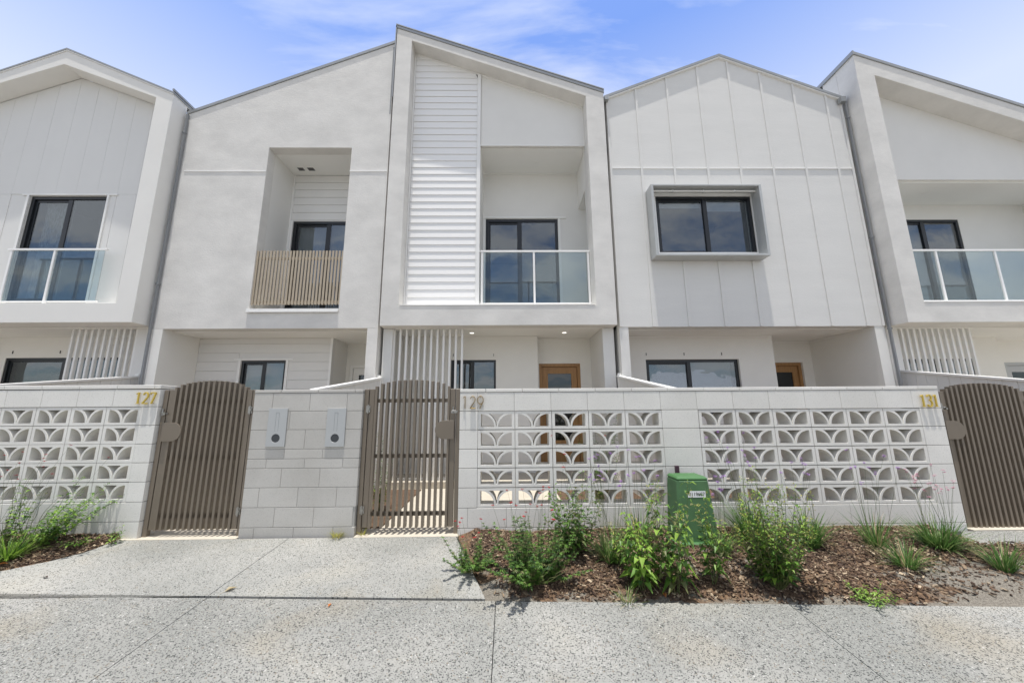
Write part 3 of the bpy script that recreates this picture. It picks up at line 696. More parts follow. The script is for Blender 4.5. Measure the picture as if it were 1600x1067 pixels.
# infill right with open balcony below
def zi(x): return 7.25+(1.557-x)*.3685
MB().prism([(-.50, 6.40), (1.556, 6.40), (1.556, zi(1.556)-.0), (-.50, zi(-.50))], IF, IF+.08).build('infill_wall', STUCCOW, H)
MB().box(-.515, 1.56, IF, IF+.02, 6.372, 6.399).build('shadow_bead', TRIM, H)
tr = MB(); flash_slope(tr, [(-1.87, zi(-1.87)-.001), (1.55, zi(1.55)-.001)], IF-.018, IF, .035); tr.build('soffit_bead', TRIM, H)
# louvre screen
lv = MB(); lv.box(-.575, -.505, IF-.035, IF+.08, 3.043, zi(-.54)-.02); lv.box(-1.874, -1.842, IF-.02, IF+.06, 3.043, zi(-1.86)-.02)
lv.box(-1.84, -.576, IF-.02, IF+.05, 3.043, 3.11)
LF = lv.build('louvre_screen', TRIM, H, bevel=.002)
bl = MB(); z = 3.118
def xend(zz): return min(-.578, 1.557-((zz+.004)-7.25)/.3685)
while z < 8.47:
    xl = -1.838; a, b_ = xend(z), xend(z+.136)
    if a-xl > .06:
        b_ = max(b_, xl+.01)
        bl.add([(xl, IF-.016, z), (a, IF-.016, z), (b_, IF-.003, z+.155), (xl, IF-.003, z+.155), (xl, IF-.008, z-.001), (a, IF-.008, z-.001), (b_, IF+.005, z+.154), (xl, IF+.005, z+.154)],
               [(0, 1, 2, 3), (4, 7, 6, 5), (0, 4, 5, 1), (3, 2, 6, 7), (0, 3, 7, 4), (1, 5, 6, 2)])
    z += .1455
bl.build('louvre_blades', ALU, LF)
MB().prism([(-1.87, 3.05), (-.51, 3.05), (-.51, zi(-.51)-.03), (-1.87, zi(-1.87)-.03)], IF+.081, IF+.10).build('screen_backing', CLAD, LF)
# balcony alcove
BB = 7.30
al = MB(); al.box(-.545, -.505, IF+.08, BB+.04, 3.04, 6.40); 
al.box(1.56, 1.60, IF+.08, 6.60, 2.99, 6.38); al.box(1.56, 1.60, 6.60, BB, 5.52, 6.38); al.box(1.86, 1.895, 6.55, BB+.1, 2.99, 5.6)
al.box(-.505, 1.86, IF+.09, BB, 2.99, 3.04); al.box(1.6, 1.86, 6.56, 6.60, 2.99, 5.55); al.box(1.601, 1.86, 6.56, BB, 5.50, 5.55)
al.each('side_wall', STUCCOW, H)
MB().box(-.505, 1.56, IF+.081, BB, 6.375, 6.41).build('soffit', SOFF, H)
bd = MB(); bd.box(-.505, 1.559, BB-.02, BB-.001, 6.345, 6.374); bd.box(1.538, 1.559, IF+.09, BB-.021, 6.345, 6.374); bd.each('cornice', TRIM, H)
MB().prism(rect(-.505, 1.86, 3.04, 6.375), BB, BB+.06, [rect(-.447, 1.105, 3.05, 5.287)]).build('back_wall', STUCCOW, H)
MB().box(-.56, 1.28, BB-.03, BB-.002, 5.295, 5.335).build('door_head', TRIM, H)
tm = MB(); tm.box(1.108, 1.16, BB-.018, BB-.001, 3.05, 5.294); tm.box(-.502, -.449, BB-.018, BB-.001, 3.05, 5.294); tm.each('door_trim', TRIM, H)
window(H, -.445, 1.103, 3.052, 5.285, BB+.005, kind='sliding_door', split=.47, fw=.06, roomd=3.0)
fl = MB(); fl.box(-.3, 1.0, 8.6, 8.7, 3.1, 3.5); 
glassrail(H, -.508, 1.558, 3.13, 4.175, 6.47, [-.46, .51, 1.53])
downlight(H, .64, 6.98, 6.375, False)
# ground floor
gf = MB(); gf.box(-2.183, -2.02, 6.37, 7.1, 0, 2.67); gf.box(1.70, 1.90, 6.37, 7.45, 0, 2.67)
gf.each('column', CLAD, H)
MB().box(-2.02, 1.70, 6.375, 7.5, 2.672, 2.69).build('porch_soffit', SOFF, H)
MB().prism(rect(-2.02, .60, 0, 2.67), 7.10, 7.18, [rect(-1.09, -.219, 1.30, 2.205)]).build('porch_wall', WARM, H)
MB().box(.56, .60, 7.18, 7.36, 0, 2.67).build('return_wall', WARM, H)
window(H, -1.09, -.219, 1.30, 2.205, 7.115, split=.48, fw=.04)
clipsmarks(H, [-.262, -1.05], 7.1, 2.30)
MB().prism(rect(.60, 1.70, 0, 2.67), 7.36, 7.42, [rect(.644, 1.479, .10, 2.157)]).build('entry_wall', WARM, H)
dressed_door(H, .644, 1.479, .10, 2.157, 7.375, TIMB)
downlight(H, -.66, 6.75, 2.672); downlight(H, 1.08, 6.75, 2.672)
slatscreen(H, [-2.008+.1098*i for i in range(12)], 6.42, .0, 2.668)
MB().box(-2.02, 1.70, 6.3, 7.4, 0, .10).build('porch_slab', PAVE, H)

# ------------------------------------------------------------ house 127 (render, square recess)
H = thing('townhouse', (-4.14, 6.22, 0), 'rendered white townhouse with a deep square balcony recess left of the tall portal', 'house', None)
F2 = 6.22
def z127(x): return 6.90+(x+6.05)*.427
MB().prism([(-6.13, 2.65), (-2.232, 2.65), (-2.232, z127(-2.232)), (-6.13, z127(-6.13))], F2, F2+.2, [rect(-4.49, -2.936, 3.0, 6.16)]).build('facade', STUCCO, H, bevel=.004)
MB().box(-6.13, -2.232, F2+.2, 8.0, 2.652, 2.9).build('floor_slab', STUCCO, H)
ro_ = MB(); flash_slope(ro_, [(-6.13, z127(-6.13)+.062), (-2.21, z127(-2.21)+.062)], F2-.016, F2+.4, .06); ro_.build('roof_flashing', ZINC, H)
lockmono(H, [(-6.1, z127(-6.1)), (-2.24, z127(-2.24))], 0, 0, 6.45)
ex = MB(); ex.box(-6.0, -4.49, F2-.009, F2, 5.648, 5.672); ex.box(-2.936, -2.245, F2-.009, F2, 5.655, 5.679); ex.each('joint_flashing', TRIM, H)
ex = MB(); ex.box(-2.262, -2.242, F2-.004, F2, 6.9, 8.44); ex.build('joint_line', PIPE, H)
RB = 7.06
MB().box(-4.53, -4.49, F2+.2, RB+.04, 2.99, 6.2).each('side_wall', STUCCOW, H)
MB().box(-4.492, -4.4895, F2+.19, F2+.19+.001, 3, 3.001).build('trim', TRIM, H) if False else None
MB().box(-2.936, -2.90, F2+.2, RB+.04, 2.99, 6.2).each('side_wall', STUCCOW, H)
MB().box(-4.49, -2.936, F2+.2, RB, 6.16, 6.2).build('soffit', SOFF, H)
MB().box(-4.49, -2.936, F2+.2, RB, 2.96, 3.0).build('recess_floor', STUCCOW, H)
MB().prism(rect(-4.49, -2.936, 3.0, 6.16), RB+.012, RB+.08, [rect(-4.41, -2.955, 3.01, 5.11)]).build('back_wall', CLAD, H)
bo = MB(); z = 5.13
while z < 6.15:
    bo.box(-4.455, -2.937, RB, RB+.011, z+.004, min(z+.168, 6.155)); z += .172
bo.build('cladding_boards', CLAD, H, bevel=.002)
tm = MB(); tm.box(-4.488, -4.456, RB-.012, RB+.010, 3.0, 6.158); tm.box(-4.455, -4.412, RB-.01, RB+.010, 3.01, 5.128); tm.each('door_trim', TRIM, H)
window(H, -4.408, -2.957, 3.012, 5.108, RB+.015, kind='sliding_door', split=.50, fw=.06, blind=[(.06, .5, .0), (.5, .96, 0.)], blm=BLIND)
sv = MB()
for xa, xb in ((-4.30, -4.16), (-4.10, -3.95)):
    sv.box(xa, xb, 6.78, 6.90, 6.150, 6.159)
v_ = sv.each('soffit_vent', TRIM, H)
sv = MB()
for xa, xb in ((-4.30, -4.16), (-4.10, -3.95)):
    for i in range(5): sv.box(xa+.012, xb-.012, 6.795+i*.02, 6.807+i*.02, 6.146, 6.1495)
sv.build('vent_slots', VENT, v_)
downlight(H, -3.28, 6.62, 6.16, False)
sh = MB(); sh.box(-4.515, -2.935, F2-.028, F2+.2, 2.962, 2.999); sh.box(-4.515, -2.935, F2-.034, F2-.02, 2.935, 2.960); sh.build('sill_flashing', TRIM, H)
# batten railing
RLg = MB()
for i in range(27): 
    x = -4.475+i*.0585; RLg.box(x-.018, x+.018, F2+.028, F2+.046, 3.085, 4.092)
rg = RLg.build('batten_railing', BATTEN, H, bevel=.0015)
for z in (3.955, 3.14): MB().box(-4.489, -2.937, F2+.047, F2+.085, z-.022, z+.022).build('rail', BATTEN, rg, bevel=.002)
# ground floor
c = MB(); c.box(-6.075, -5.905, F2, F2+.16, 0, 2.649); c.box(-6.075, -5.905, F2+.16, 7.0, 0, 2.649); c.each('column', STUCCOW, H)
MB().box(-2.415, -2.232, F2, 6.5, 0, 2.649).each('column', STUCCO, H)
MB().box(-2.30, -2.232, 6.5, 7.65, 0, 2.649).each('party_wall', STUCCOW, H)
MB().box(-5.905, -2.232, F2+.201, 7.8, 2.634, 2.650).build('porch_soffit', SOFF, H)
MB().prism(rect(-5.905, -3.356, 0, 2.634), 7.012, 7.1, [rect(-5.07, -4.22, 1.2, 2.203)]).build('porch_wall', CLAD, H)
bo = MB(); z = .1
while z < 2.62:
    zt = min(z+.170, 2.63)
    if z > 2.21 or zt < 1.15: bo.box(-5.904, -3.40, 7.0, 7.0115, z+.003, zt)
    else: bo.box(-5.904, -5.12, 7.0, 7.0115, z+.003, zt); bo.box(-4.17, -3.40, 7.0, 7.0115, z+.003, zt)
    z += .173
bo.build('cladding_boards', CLAD, H, bevel=.0015)
tm = MB(); tm.box(-5.2, -4.08, 6.985, 7.011, 2.207, 2.24); tm.box(-5.118, -5.072, 6.99, 7.011, 1.15, 2.206); tm.box(-4.218, -4.172, 6.99, 7.011, 1.15, 2.206); tm.box(-3.398, -3.356, 6.985, 7.011, 0, 2.633); tm.each('window_trim', TRIM, H)
window(H, -5.07, -4.22, 1.2, 2.203, 7.02, split=.5, fw=.045, blind=[(.05, .5, .0), (.5, .95, 0)], blm=BLINDW)
MB().box(-3.40, -3.356, 7.101, 7.65, 0, 2.634).build('return_wall', STUCCOW, H)
MB().prism(rect(-3.356, -2.30, 0, 2.634), 7.65, 7.7, [rect(-3.28, -2.42, .1, 2.18)]).build('entry_wall', WARM, H)
dressed_door(H, -3.28, -2.42, .1, 2.18, 7.66, TRIM)
s_ = MB(); s_.box(-6.12, -6.08, F2+.2, 15, 0, 6.75); s_.box(-2.29, -2.235, 7.7, 15, 0, 8.3); s_.box(-6.08, -2.29, 14.9, 15, 0, 6.7); s_.each('party_wall', STUCCOW, H)
MB().box(-5.9, -2.42, 6.3, 7.65, 0, .10).build('porch_slab', PAVE, H)
# ------------------------------------------------------------ house 131 (board and batten gable)
H = thing('townhouse', (4.31, 6.22, 0), 'white board and batten townhouse with a symmetrical gable and a hooded window', 'house', None)
def z131(x): return 8.235-abs(x-4.31)*.418
XL, XR = 1.968, 6.665
MB().prism([(XL, 2.655), (XR, 2.655), (XR, z131(XR)), (4.31, z131(4.31)), (XL, z131(XL))], F2+.006, F2+.2, [rect(2.76, 4.60, 4.03, 5.26)]).build('facade', CLADR, H)
bt = MB(); bx_ = [1.99, 2.572, 3.203, 3.842, 4.47, 5.10, 5.733, 6.362, 6.640]
for i, x in enumerate(bx_):
    w2 = .021
    segs = [(2.655, z131(x)-.02)]
    if 2.6 < x < 4.63: segs = [(2.655, 3.868), (5.245, z131(x)-.02)]
    for a, b in segs: bt.box(x-w2, x+w2, F2-.014, F2+.006, a, b)
bt.each('batten', CLADR, H, bevel=.002)
jf = MB()
for a, b in zip(bx_[:-1], bx_[1:]): jf.box(a+.0215, b-.0215, F2-.009, F2+.006, 5.728, 5.752)
jf.each('joint_flashing', TRIM, H)
g_ = MB(); flash_slope(g_, [(XL-.04, z131(XL-.04)+.055), (4.31, z131(4.31)+.055), (XR+.0, z131(XR)+.055)], F2-.045, F2+.4, .055); 
g_.build('roof_flashing', ZINC, H)
g_ = MB(); flash_slope(g_, [(XL-.04, z131(XL-.04)-.002), (4.31, z131(4.31)-.002), (XR, z131(XR)-.002)], F2-.036, F2+.1, .022); g_.build('barge_trim', TRIM, H)
g_ = MB(); g_.box(XL-.05, XL+.03, F2-.10, F2-.02, 7.16, 7.235); g_.box(XR-.09, XR+.01, F2-.10, F2-.02, 7.14, 7.25); g_.each('gutter_end', ZINC, H)
lockmono(H, [(XL, z131(XL)), (4.31, z131(4.31)), (XR, z131(XR))], 0, 0, 6.45)
MB().box(XL, XR, F2+.2, 7.9, 2.66, 2.9).build('floor_slab', STUCCOW, H)
# hood
HY = 5.975; x0, x1, z0, z1 = 2.612, 4.628, 3.872, 5.243
hd = MB().prism(rect(x0, x1, z0, z1), HY, F2+.0, [rect(x0+.045, x1-.045, z0+.035, z1-.03)]).build('window_hood', HOOD, H, bevel=.003)
MB().prism(rect(2.70, 4.62, 3.94, 5.30), F2-.004, F2+.1, [rect(2.765, 4.575, 4.035, 5.235)]).build('hood_lining', SOFF, hd) if False else None
lin = MB(); lin.prism(rect(x0+.046, x1-.046, z0+.036, z1-.031), F2-.02, F2+.005, [rect(2.775, 4.575, 4.03, 5.150)]); lin.each('window_trim', TRIM, H)
bb = MB(); bb.tube([(x0+.05, HY+.10, z1-.075), (x1-.05, HY+.10, z1-.075)], .014, .014, 8); bb.build('blind_rod', TRIM, hd)
for xx in (3.05, 3.62, 4.2): MB().box(xx-.012, xx+.012, HY+.09, HY+.125, z1-.10, z1-.04).build('bracket', HOOD, hd)
window(H, 2.775, 4.575, 3.99, 5.150, F2+.01, split=.52, fw=.05, blind=[(.06, .5, .86), (.53, .93, .80)], blm=BLINDW)
# ground floor
c = MB(); c.box(1.967, 2.122, F2+.012, 7.0, 0, 2.654); c.each('column', CLADR, H)
MB().box(6.485, 6.665, F2+.012, 7.7, 0, 2.654).each('column', WARM, H)
MB().box(2.122, 6.485, F2+.201, 7.8, 2.640, 2.654).build('porch_soffit', SOFF, H)
MB().prism(rect(2.122, 5.197, 0, 2.64), 7.0, 7.12, [rect(2.68, 4.50, 1.1, 2.182)]).build('porch_wall', WARM, H)
MB().box(5.157, 5.197, 7.12, 7.65, 0, 2.64).build('return_wall', WARM, H)
cn = MB(); cn.box(2.13, 5.19, 6.98, 6.999, 2.612, 2.639); cn.box(5.2, 6.484, 7.63, 7.649, 2.612, 2.639); cn.box(6.465, 6.484, F2+.21, 7.629, 2.612, 2.639); cn.each('cornice', TRIM, H)
window(H, 2.68, 4.50, 1.1, 2.182, 7.05, split=.47, fw=.05, blind=[(.03, .47, 0.), (.5, .95, .0)], blm=BLIND)
clipsmarks(H, [2.696, 3.434, 4.170], 7.0, 2.285)
MB().prism(rect(5.197, 6.485, 0, 2.64), 7.65, 7.78, [rect(5.40, 6.27, .1, 2.19)]).build('entry_wall', WARM, H)
dressed_door(H, 5.40, 6.27, .1, 2.19, 7.70, TIMB)
downlight(H, 3.35, 6.6, 2.640, False)
s_ = MB(); s_.box(1.968, 2.0, F2+.2, 15, 0, 7.1); s_.box(6.62, 6.66, F2+.2, 15, 0, 7.1); s_.box(2.0, 6.62, 14.9, 15, 0, 7.1); s_.each('party_wall', STUCCOW, H)
MB().box(2.13, 6.48, 6.3, 7.65, 0, .10).build('porch_slab', PAVE, H)
# ------------------------------------------------------------ house 133 (right edge portal)
H = thing('townhouse', (9.1, 5.91, 0), 'rendered white townhouse cut off by the right edge with a raking portal and glass balcony', 'house', None)
P3 = 5.91; XA, XB = 6.745, 11.45
def z133(x): return 7.985-(x-6.745)*.383
def z133i(x): return 7.516-(x-7.09)*.380
MB().prism([(XA, 2.645), (XB, 2.645), (XB, z133(XB)), (XA, z133(XA))], P3, 6.30, [[(7.09, 2.995), (11.1, 2.995), (11.1, z133i(11.1)), (7.09, z133i(7.09))]]).build('portal_frame', STUCCO, H, bevel=.004)
MB().box(XA, XB, 6.30, 7.9, 2.648, 2.95).build('floor_slab', STUCCO, H)
g_ = MB(); flash_slope(g_, [(XA-.012, z133(XA)+.065), (XB, z133(XB)+.065)], P3-.016, 6.6, .06); g_.box(XA-.03, XA-.002, P3-.03, 8.6, z133(XA)-.02, z133(XA)+.06); g_.build('roof_flashing', ZINC, H)
lockmono(H, [(XA, z133(XA)), (XB, z133(XB))], 0, 0, 6.61)
MB().prism_x([(6.301, 0), (15, 0), (15, z133(XA)-.025), (6.301, z133(XA)-.025)], XA, XA+.06).each('party_wall', STUCCO, H)
MB().prism([(7.091, 5.53), (11.099, 5.53), (11.099, z133i(11.099)), (7.091, z133i(7.091))], 6.255, 6.31).build('infill_wall', STUCCOW, H)
al = MB(); al.box(7.04, 7.09, 6.30, 7.1, 2.96, 5.56); al.box(11.1, 11.15, 6.30, 7.1, 2.96, 5.56); al.box(7.09, 11.1, 6.302, 7.1, 2.955, 2.99); al.each('side_wall', STUCCOW, H)
MB().box(7.09, 11.1, 6.311, 7.1, 5.50, 5.56).build('soffit', SOFF, H)
MB().prism(rect(7.09, 11.1, 2.99, 5.50), 7.1, 7.16, [rect(8.30, 9.63, 3.0, 5.165)]).build('back_wall', STUCCOW, H)
window(H, 8.30, 9.63, 3.0, 5.165, 7.105, kind='sliding_door', split=.42, fw=.055, blind=[(.05, .45, .2)], blm=BLIND)
MB().box(7.09, 11.1, P3-.008, 6.25, 2.996, 3.008).build('sill_flashing', TRIM, H)
glassrail(H, 7.10, 11.09, 3.06, 4.04, 6.15, [7.775, 8.866, 9.95])
downlight(H, 8.5, 6.7, 5.5, False)
MB().box(6.81, 7.0, 6.34, 6.5, 0, 2.645).each('column', CLAD, H)
slatscreen(H, [7.10+.113*i for i in range(12)], 6.36, .0, 2.644)
MB().box(6.81, 11.4, 6.33, 7.6, 2.63, 2.646).build('porch_soffit', SOFF, H)
MB().prism(rect(6.81, 9.95, 0, 2.63), 7.2, 7.28, [rect(7.95, 9.45, 1.2, 2.19)]).build('porch_wall', WARM, H)
window(H, 7.95, 9.45, 1.2, 2.19, 7.21, split=.5)
MB().prism(rect(9.95, 11.4, 0, 2.63), 7.6, 7.68, [rect(10.55, 11.30, .1, 2.16)]).build('entry_wall', WARM, H)
dressed_door(H, 10.55, 11.30, .1, 2.16, 7.61, mat('grey_door', (.45, .46, .46), .5))
MB().box(6.81, 11.4, 6.3, 7.6, 0, .10).build('porch_slab', PAVE, H)
# ------------------------------------------------------------ house 125 (left edge, gabled portal)
H = thing('townhouse', (-8.28, 5.92, 0), 'white townhouse cut off by the left edge with a gabled portal over a glazed door', 'house', None)
P5 = 5.92; xa, xb, xp = -10.42, -6.15, -8.285
def z125(x): return 7.965-abs(x-xp)*.444
def z125i(x): return 7.675-abs(x-(xp+.0))*.392
MB().prism([(xa, 2.70), (xb, 2.70), (xb, z125(xb)), (xp, z125(xp)), (xa, z125(xa))], P5, 6.22, [[(-10.11, 3.032), (-6.463, 3.032), (-6.463, z125i(-6.463)), (xp, z125i(xp)), (-10.11, z125i(-10.11))]]).build('portal_frame', STUCCOW, H, bevel=.004)
MB().box(xa, xb, 6.22, 7.9, 2.71, 2.95).build('floor_slab', STUCCOW, H)
g_ = MB(); flash_slope(g_, [(xa, z125(xa)+.055), (xp, z125(xp)+.055), (xb+.015, z125(xb+.015)+.055)], P5-.02, 6.5, .03); g_.prism_x([(P5-.04, 7.075), (6.6, 7.075), (6.6, 7.115), (P5-.04, 7.115)], xb+.002, xb+.03); g_.build('roof_flashing', ZINC, H)
g_ = MB(); flash_slope(g_, [(xa, z125(xa)+.022), (xp, z125(xp)+.022), (xb, z125(xb)+.022)], P5-.012, 6.4, .02); g_.build('barge_trim', TRIM, H)
lockmono(H, [(xa, z125(xa)), (xp, z125(xp)), (xb, z125(xb))], 0, 0, 6.51)
pn = MB().prism([(-10.11, 3.033), (-6.464, 3.033), (-6.464, z125i(-6.464)), (xp, z125i(xp)), (-10.11, z125i(-10.11))], 6.222, 6.30, [rect(-8.70, -7.30, 3.12, 5.15)]).build('panel_wall', CLAD, H)
bo = MB(); gx = [-10.10, -9.84, -9.44, -9.05, -8.66, -8.27, -7.90, -7.515, -7.145, -6.79, -6.466]
for a, b in zip(gx[:-1], gx[1:]):
    top = [(b-.002, z125i(b)-.03), (a+.002, z125i(a)-.03)]
    if a < xp < b: top = [(b-.002, z125i(b)-.03), (xp, z125i(xp)-.03), (a+.002, z125i(a)-.03)]
    bo.prism([(a+.001, 5.183), (b-.001, 5.183)]+top, 6.214, 6.2215)
    if b <= -8.70 or a >= -7.30 : bo.prism(rect(a+.002, b-.002, 3.04, 5.18), 6.214, 6.2215)
bo.prism(rect(-7.275, -7.149, 3.04, 5.18), 6.214, 6.2215)
bo.build('cladding_panels', CLAD, H)
tm = MB(); tm.box(-8.83, -7.12, 6.195, 6.213, 5.155, 5.183); tm.box(-7.298, -7.262, 6.195, 6.213, 3.12, 5.154); tm.box(-8.745, -8.702, 6.195, 6.213, 3.12, 5.154); tm.each('door_trim', TRIM, H)
window(H, -8.70, -7.30, 3.12, 5.15, 6.24, kind='sliding_door', split=.5, fw=.055, blind=[(.12, .48, .0)], blm=mat('sheer_curtain', (.50, .52, .50), .9, col2=(.10, .11, .11), vscale=14, streak=(3, 3, .8)))
glassrail(H, -8.62, -6.935, 3.07, 4.035, 6.06, [-8.55, -7.815])
c = MB(); c.box(-6.475, -6.16, 6.37, 7.1, 0, 2.70); c.each('column', CLAD, H)
slatscreen(H, [-7.62+.111*i for i in range(11)], 6.39, .0, 2.69)
MB().box(xa, -6.16, 6.3, 7.5, 2.69, 2.705).build('porch_soffit', SOFF, H)
MB().prism(rect(xa, -6.475, 0, 2.69), 7.1, 7.16, [rect(-9.63, -7.45, 1.2, 2.29)]).build('porch_wall', WARM, H)
window(H, -9.63, -7.45, 1.2, 2.29, 7.11, split=.5, blind=[(.04, .46, .0)], blm=mat('olive_curtain', (.12, .13, .10), .9))
clipsmarks(H, [-9.52, -8.62], 7.1, 2.40)
s_ = MB(); s_.box(-6.2, -6.16, 7.1, 15, 0, 6.9); s_.box(xa, xa+.04, 6.3, 15, 0, 6.9); s_.box(xa+.04, -6.2, 14.9, 15, 0, 6.9); s_.each('party_wall', STUCCOW, H)
# ------------------------------------------------------------ downpipes
def pipe(label, pts, w_, d):
    t = thing('downpipe', (pts[0][0], pts[0][1], pts[-1][2]), label, 'downpipe', 'grey rectangular downpipes')
    M_ = MB()
    for (xa_, ya_, za_), (xb_, yb_, zb_) in zip(pts[:-1], pts[1:]):
        M_.add([(xa_-w_/2, ya_-d, za_), (xa_+w_/2, ya_-d, za_), (xa_+w_/2, ya_, za_), (xa_-w_/2, ya_, za_), (xb_-w_/2, yb_-d, zb_), (xb_+w_/2, yb_-d, zb_), (xb_+w_/2, yb_, zb_), (xb_-w_/2, yb_, zb_)],
               [(0, 1, 2, 3), (7, 6, 5, 4), (4, 5, 1, 0), (5, 6, 2, 1), (6, 7, 3, 2), (7, 4, 0, 3)])
    M_.build('pipe', PIPE, t)
    k = MB()
    for z in (pts[0][2]-.4, (pts[0][2]+pts[-1][2])/2, pts[-1][2]+1.2): k.box(pts[0][0]-w_/2-.012, pts[0][0]+w_/2+.012, pts[0][1]-d-.006, pts[0][1]-.001, z-.015, z+.015)
    k.build('bracket', PIPE, t); return t
pipe('grey downpipe in the corner beside the left gabled portal', [(-6.085, 6.205, 6.84), (-6.085, 6.205, .05)], .030, .04)
pipe('grey downpipe in the corner beside the batten facade and right portal', [(6.70, 6.205, 7.22), (6.70, 6.205, 1.4)], .028, .04)

# ------------------------------------------------------------ dividing fences
def divider(x, zb_, zf, label, yb=6.36, yf=4.24, boards=True):
    t = thing('dividing_fence', (x, (yb+yf)/2, 0), label, 'fence', 'raking white fences between the front yards')
    M_ = MB(); n = 14
    for i in range(n):
        a = yf+(yb-yf)*i/n; b = yf+(yb-yf)*(i+1)/n-.004; za = zf+(zb_-zf)*i/n; zc = zf+(zb_-zf)*(i+1)/n
        M_.prism_x([(a, 0), (b, 0), (b, zc-.035), (a, za-.035)], x-.02, x+.02)
    M_.build('boards', CLAD, t)
    MB().prism_x([(yf-.02, zf-.034), (yb, zb_-.034), (yb, zb_), (yf-.02, zf)], x-.045, x+.045).build('top_rail', TRIM, t, bevel=.003)
    MB().box(x-.03, x+.03, yb-.05, yb, 0, zb_+.03).build('end_post', TRIM, t)
divider(-6.30, 1.865, 1.545, 'raking white fence behind the left breeze block wall')
divider(-2.20, 1.815, 1.50, 'raking white fence rising behind the mailbox pillar')
divider(1.945, 1.825, 1.48, 'raking white fence rising behind the middle of the long wall')
divider(6.86, 1.895, 1.50, 'raking white fence behind the right-hand gate')

# ------------------------------------------------------------ green service pillar
t = thing('service_pillar', (1.81, 3.78, .0), 'green plastic electrical service pillar with a white number sticker in the garden bed', 'utility box')
def frustum(M_, x0, x1, y0, y1, z0, X0, X1, Y0, Y1, z1):
    M_.add([(x0, y0, z0), (x1, y0, z0), (x1, y1, z0), (x0, y1, z0), (X0, Y0, z1), (X1, Y0, z1), (X1, Y1, z1), (X0, Y1, z1)],
           [(0, 3, 2, 1), (4, 5, 6, 7), (0, 1, 5, 4), (1, 2, 6, 5), (2, 3, 7, 6), (3, 0, 4, 7)])
M_ = MB(); frustum(M_, 1.588, 1.972, 3.64, 3.93, -.03, 1.626, 1.928, 3.678, 3.92, .585); M_.build('body', GREEN, t, bevel=.02)
M_ = MB(); frustum(M_, 1.622, 1.932, 3.673, 3.925, .572, 1.634, 1.920, 3.69, 3.915, .606); M_.build('lid', GREENL, t, bevel=.014)
M_ = MB(); M_.box(1.56, 2.0, 3.61, 3.95, -.04, .04); M_.build('base', GREENL, t, bevel=.012)
sy = 3.672
st = MB(); st.add([(1.712, 3.6655, .423), (1.884, 3.6655, .423), (1.884, 3.6690, .480), (1.712, 3.6690, .480)], [(0, 1, 2, 3)]); 
sk = st.build('sticker', STICK, t)
tx = bpy.data.curves.new('digits', 'FONT'); tx.body = '2119607'; tx.size = .044; tx.align_x = 'CENTER'; tx.align_y = 'CENTER'; tx.offset = .0005
tob = bpy.data.objects.new('digits_tmp', tx); COL.objects.link(tob); bpy.context.view_layer.update()
me = bpy.data.meshes.new_from_object(tob); COL.objects.unlink(tob); bpy.data.objects.remove(tob)
me.materials.clear(); me.materials.append(INK)
do = bpy.data.objects.new('sticker_digits', me); COL.objects.link(do); do.parent = sk; do.location = Vector((1.798, 3.6652, .4515))-OFF[t]
do.rotation_euler = (math.radians(90)-.0618, 0, 0)
tag(MB().tube([(1.768, 3.985, 0), (1.768, 3.985, .655)], .024, .024, 14).build('conduit_stub', PURPLE, None, loc=(1.768, 3.985, 0)) if False else MB().box(1.752, 1.788, 3.97, 4.0, 0, .665).build('service_post', PURPLE, None, loc=(1.768, 3.985, 0)),
    'thin maroon post standing behind the green service pillar', 'post')

# ------------------------------------------------------------ plants
def gpt(x, y): return bed_h(x, y) if y < FY-.04 else 0.
def blade(M_, rr, base, d, L, w_, droop, seg=4):
    """a strap leaf arching outwards"""
    side = Vector((-d.y, d.x, 0)); pts = []
    p = Vector(base); up = rr
    for i in range(seg+1):
        t_ = i/seg; h = L*(t_*math.sin(up)-droop*t_*t_*.55); o_ = L*(t_*math.cos(up)+droop*t_*t_*.35)
        pts.append(Vector(base)+d*o_+Vector((0, 0, h)))
    vs = []
    for i, q in enumerate(pts):
        w2 = w_*(1-(i/seg)**1.6)*.5+.0004; vs += [q-side*w2, q+side*w2]
    M_.add(vs, [(2*i, 2*i+1, 2*i+3, 2*i+2) for i in range(seg)])
def leaf(M_, p, d, L, W, fold=.25, droop=.3):
    d = d.normalized(); s = d.cross(Vector((0, 0, 1)))
    if s.length < .1: s = Vector((1, 0, 0))
    s.normalize(); n = s.cross(d)
    m1 = p+d*L*.42; tip = p+d*L-Vector((0, 0, L*droop)); mz = n*W*fold
    a, b = m1+s*W*.5+mz, m1-s*W*.5+mz
    M_.add([p, a, tip, b, m1], [(0, 4, 1), (4, 2, 1), (0, 3, 4), (4, 3, 2)])
def blob(M_, p, r_, rr):
    vs = [p+Vector((r_, 0, 0)), p+Vector((0, r_, 0)), p+Vector((-r_, 0, 0)), p+Vector((0, -r_, 0)), p+Vector((0, 0, r_)), p-Vector((0, 0, r_))]
    M_.add(vs, [(0, 1, 4), (1, 2, 4), (2, 3, 4), (3, 0, 4), (1, 0, 5), (2, 1, 5), (3, 2, 5), (0, 3, 5)])
def flower(M_, p, r_, rr, n=6):
    for k in range(n):
        a = 2*math.pi*k/n+rr.uniform(0, .5); d = Vector((math.cos(a), math.sin(a), rr.uniform(.1, .8))); leaf(M_, p, d, r_*rr.uniform(.8, 1.2), r_*.6, .1, .1)
def stalk(M_, rr, p, h, lean, r0=.0022, seg=5, bend=.25):
    a = rr.uniform(0, 6.28); d = Vector((math.cos(a), math.sin(a), 0))*lean; pts = []
    for i in range(seg+1):
        t_ = i/seg; pts.append(p+d*h*(t_+bend*t_*t_)+Vector((0, 0, h*t_))+Vector((rr.uniform(-1, 1), rr.uniform(-1, 1), 0))*.006*t_)
    M_.tube(pts, r0, r0*.5, 4); return pts
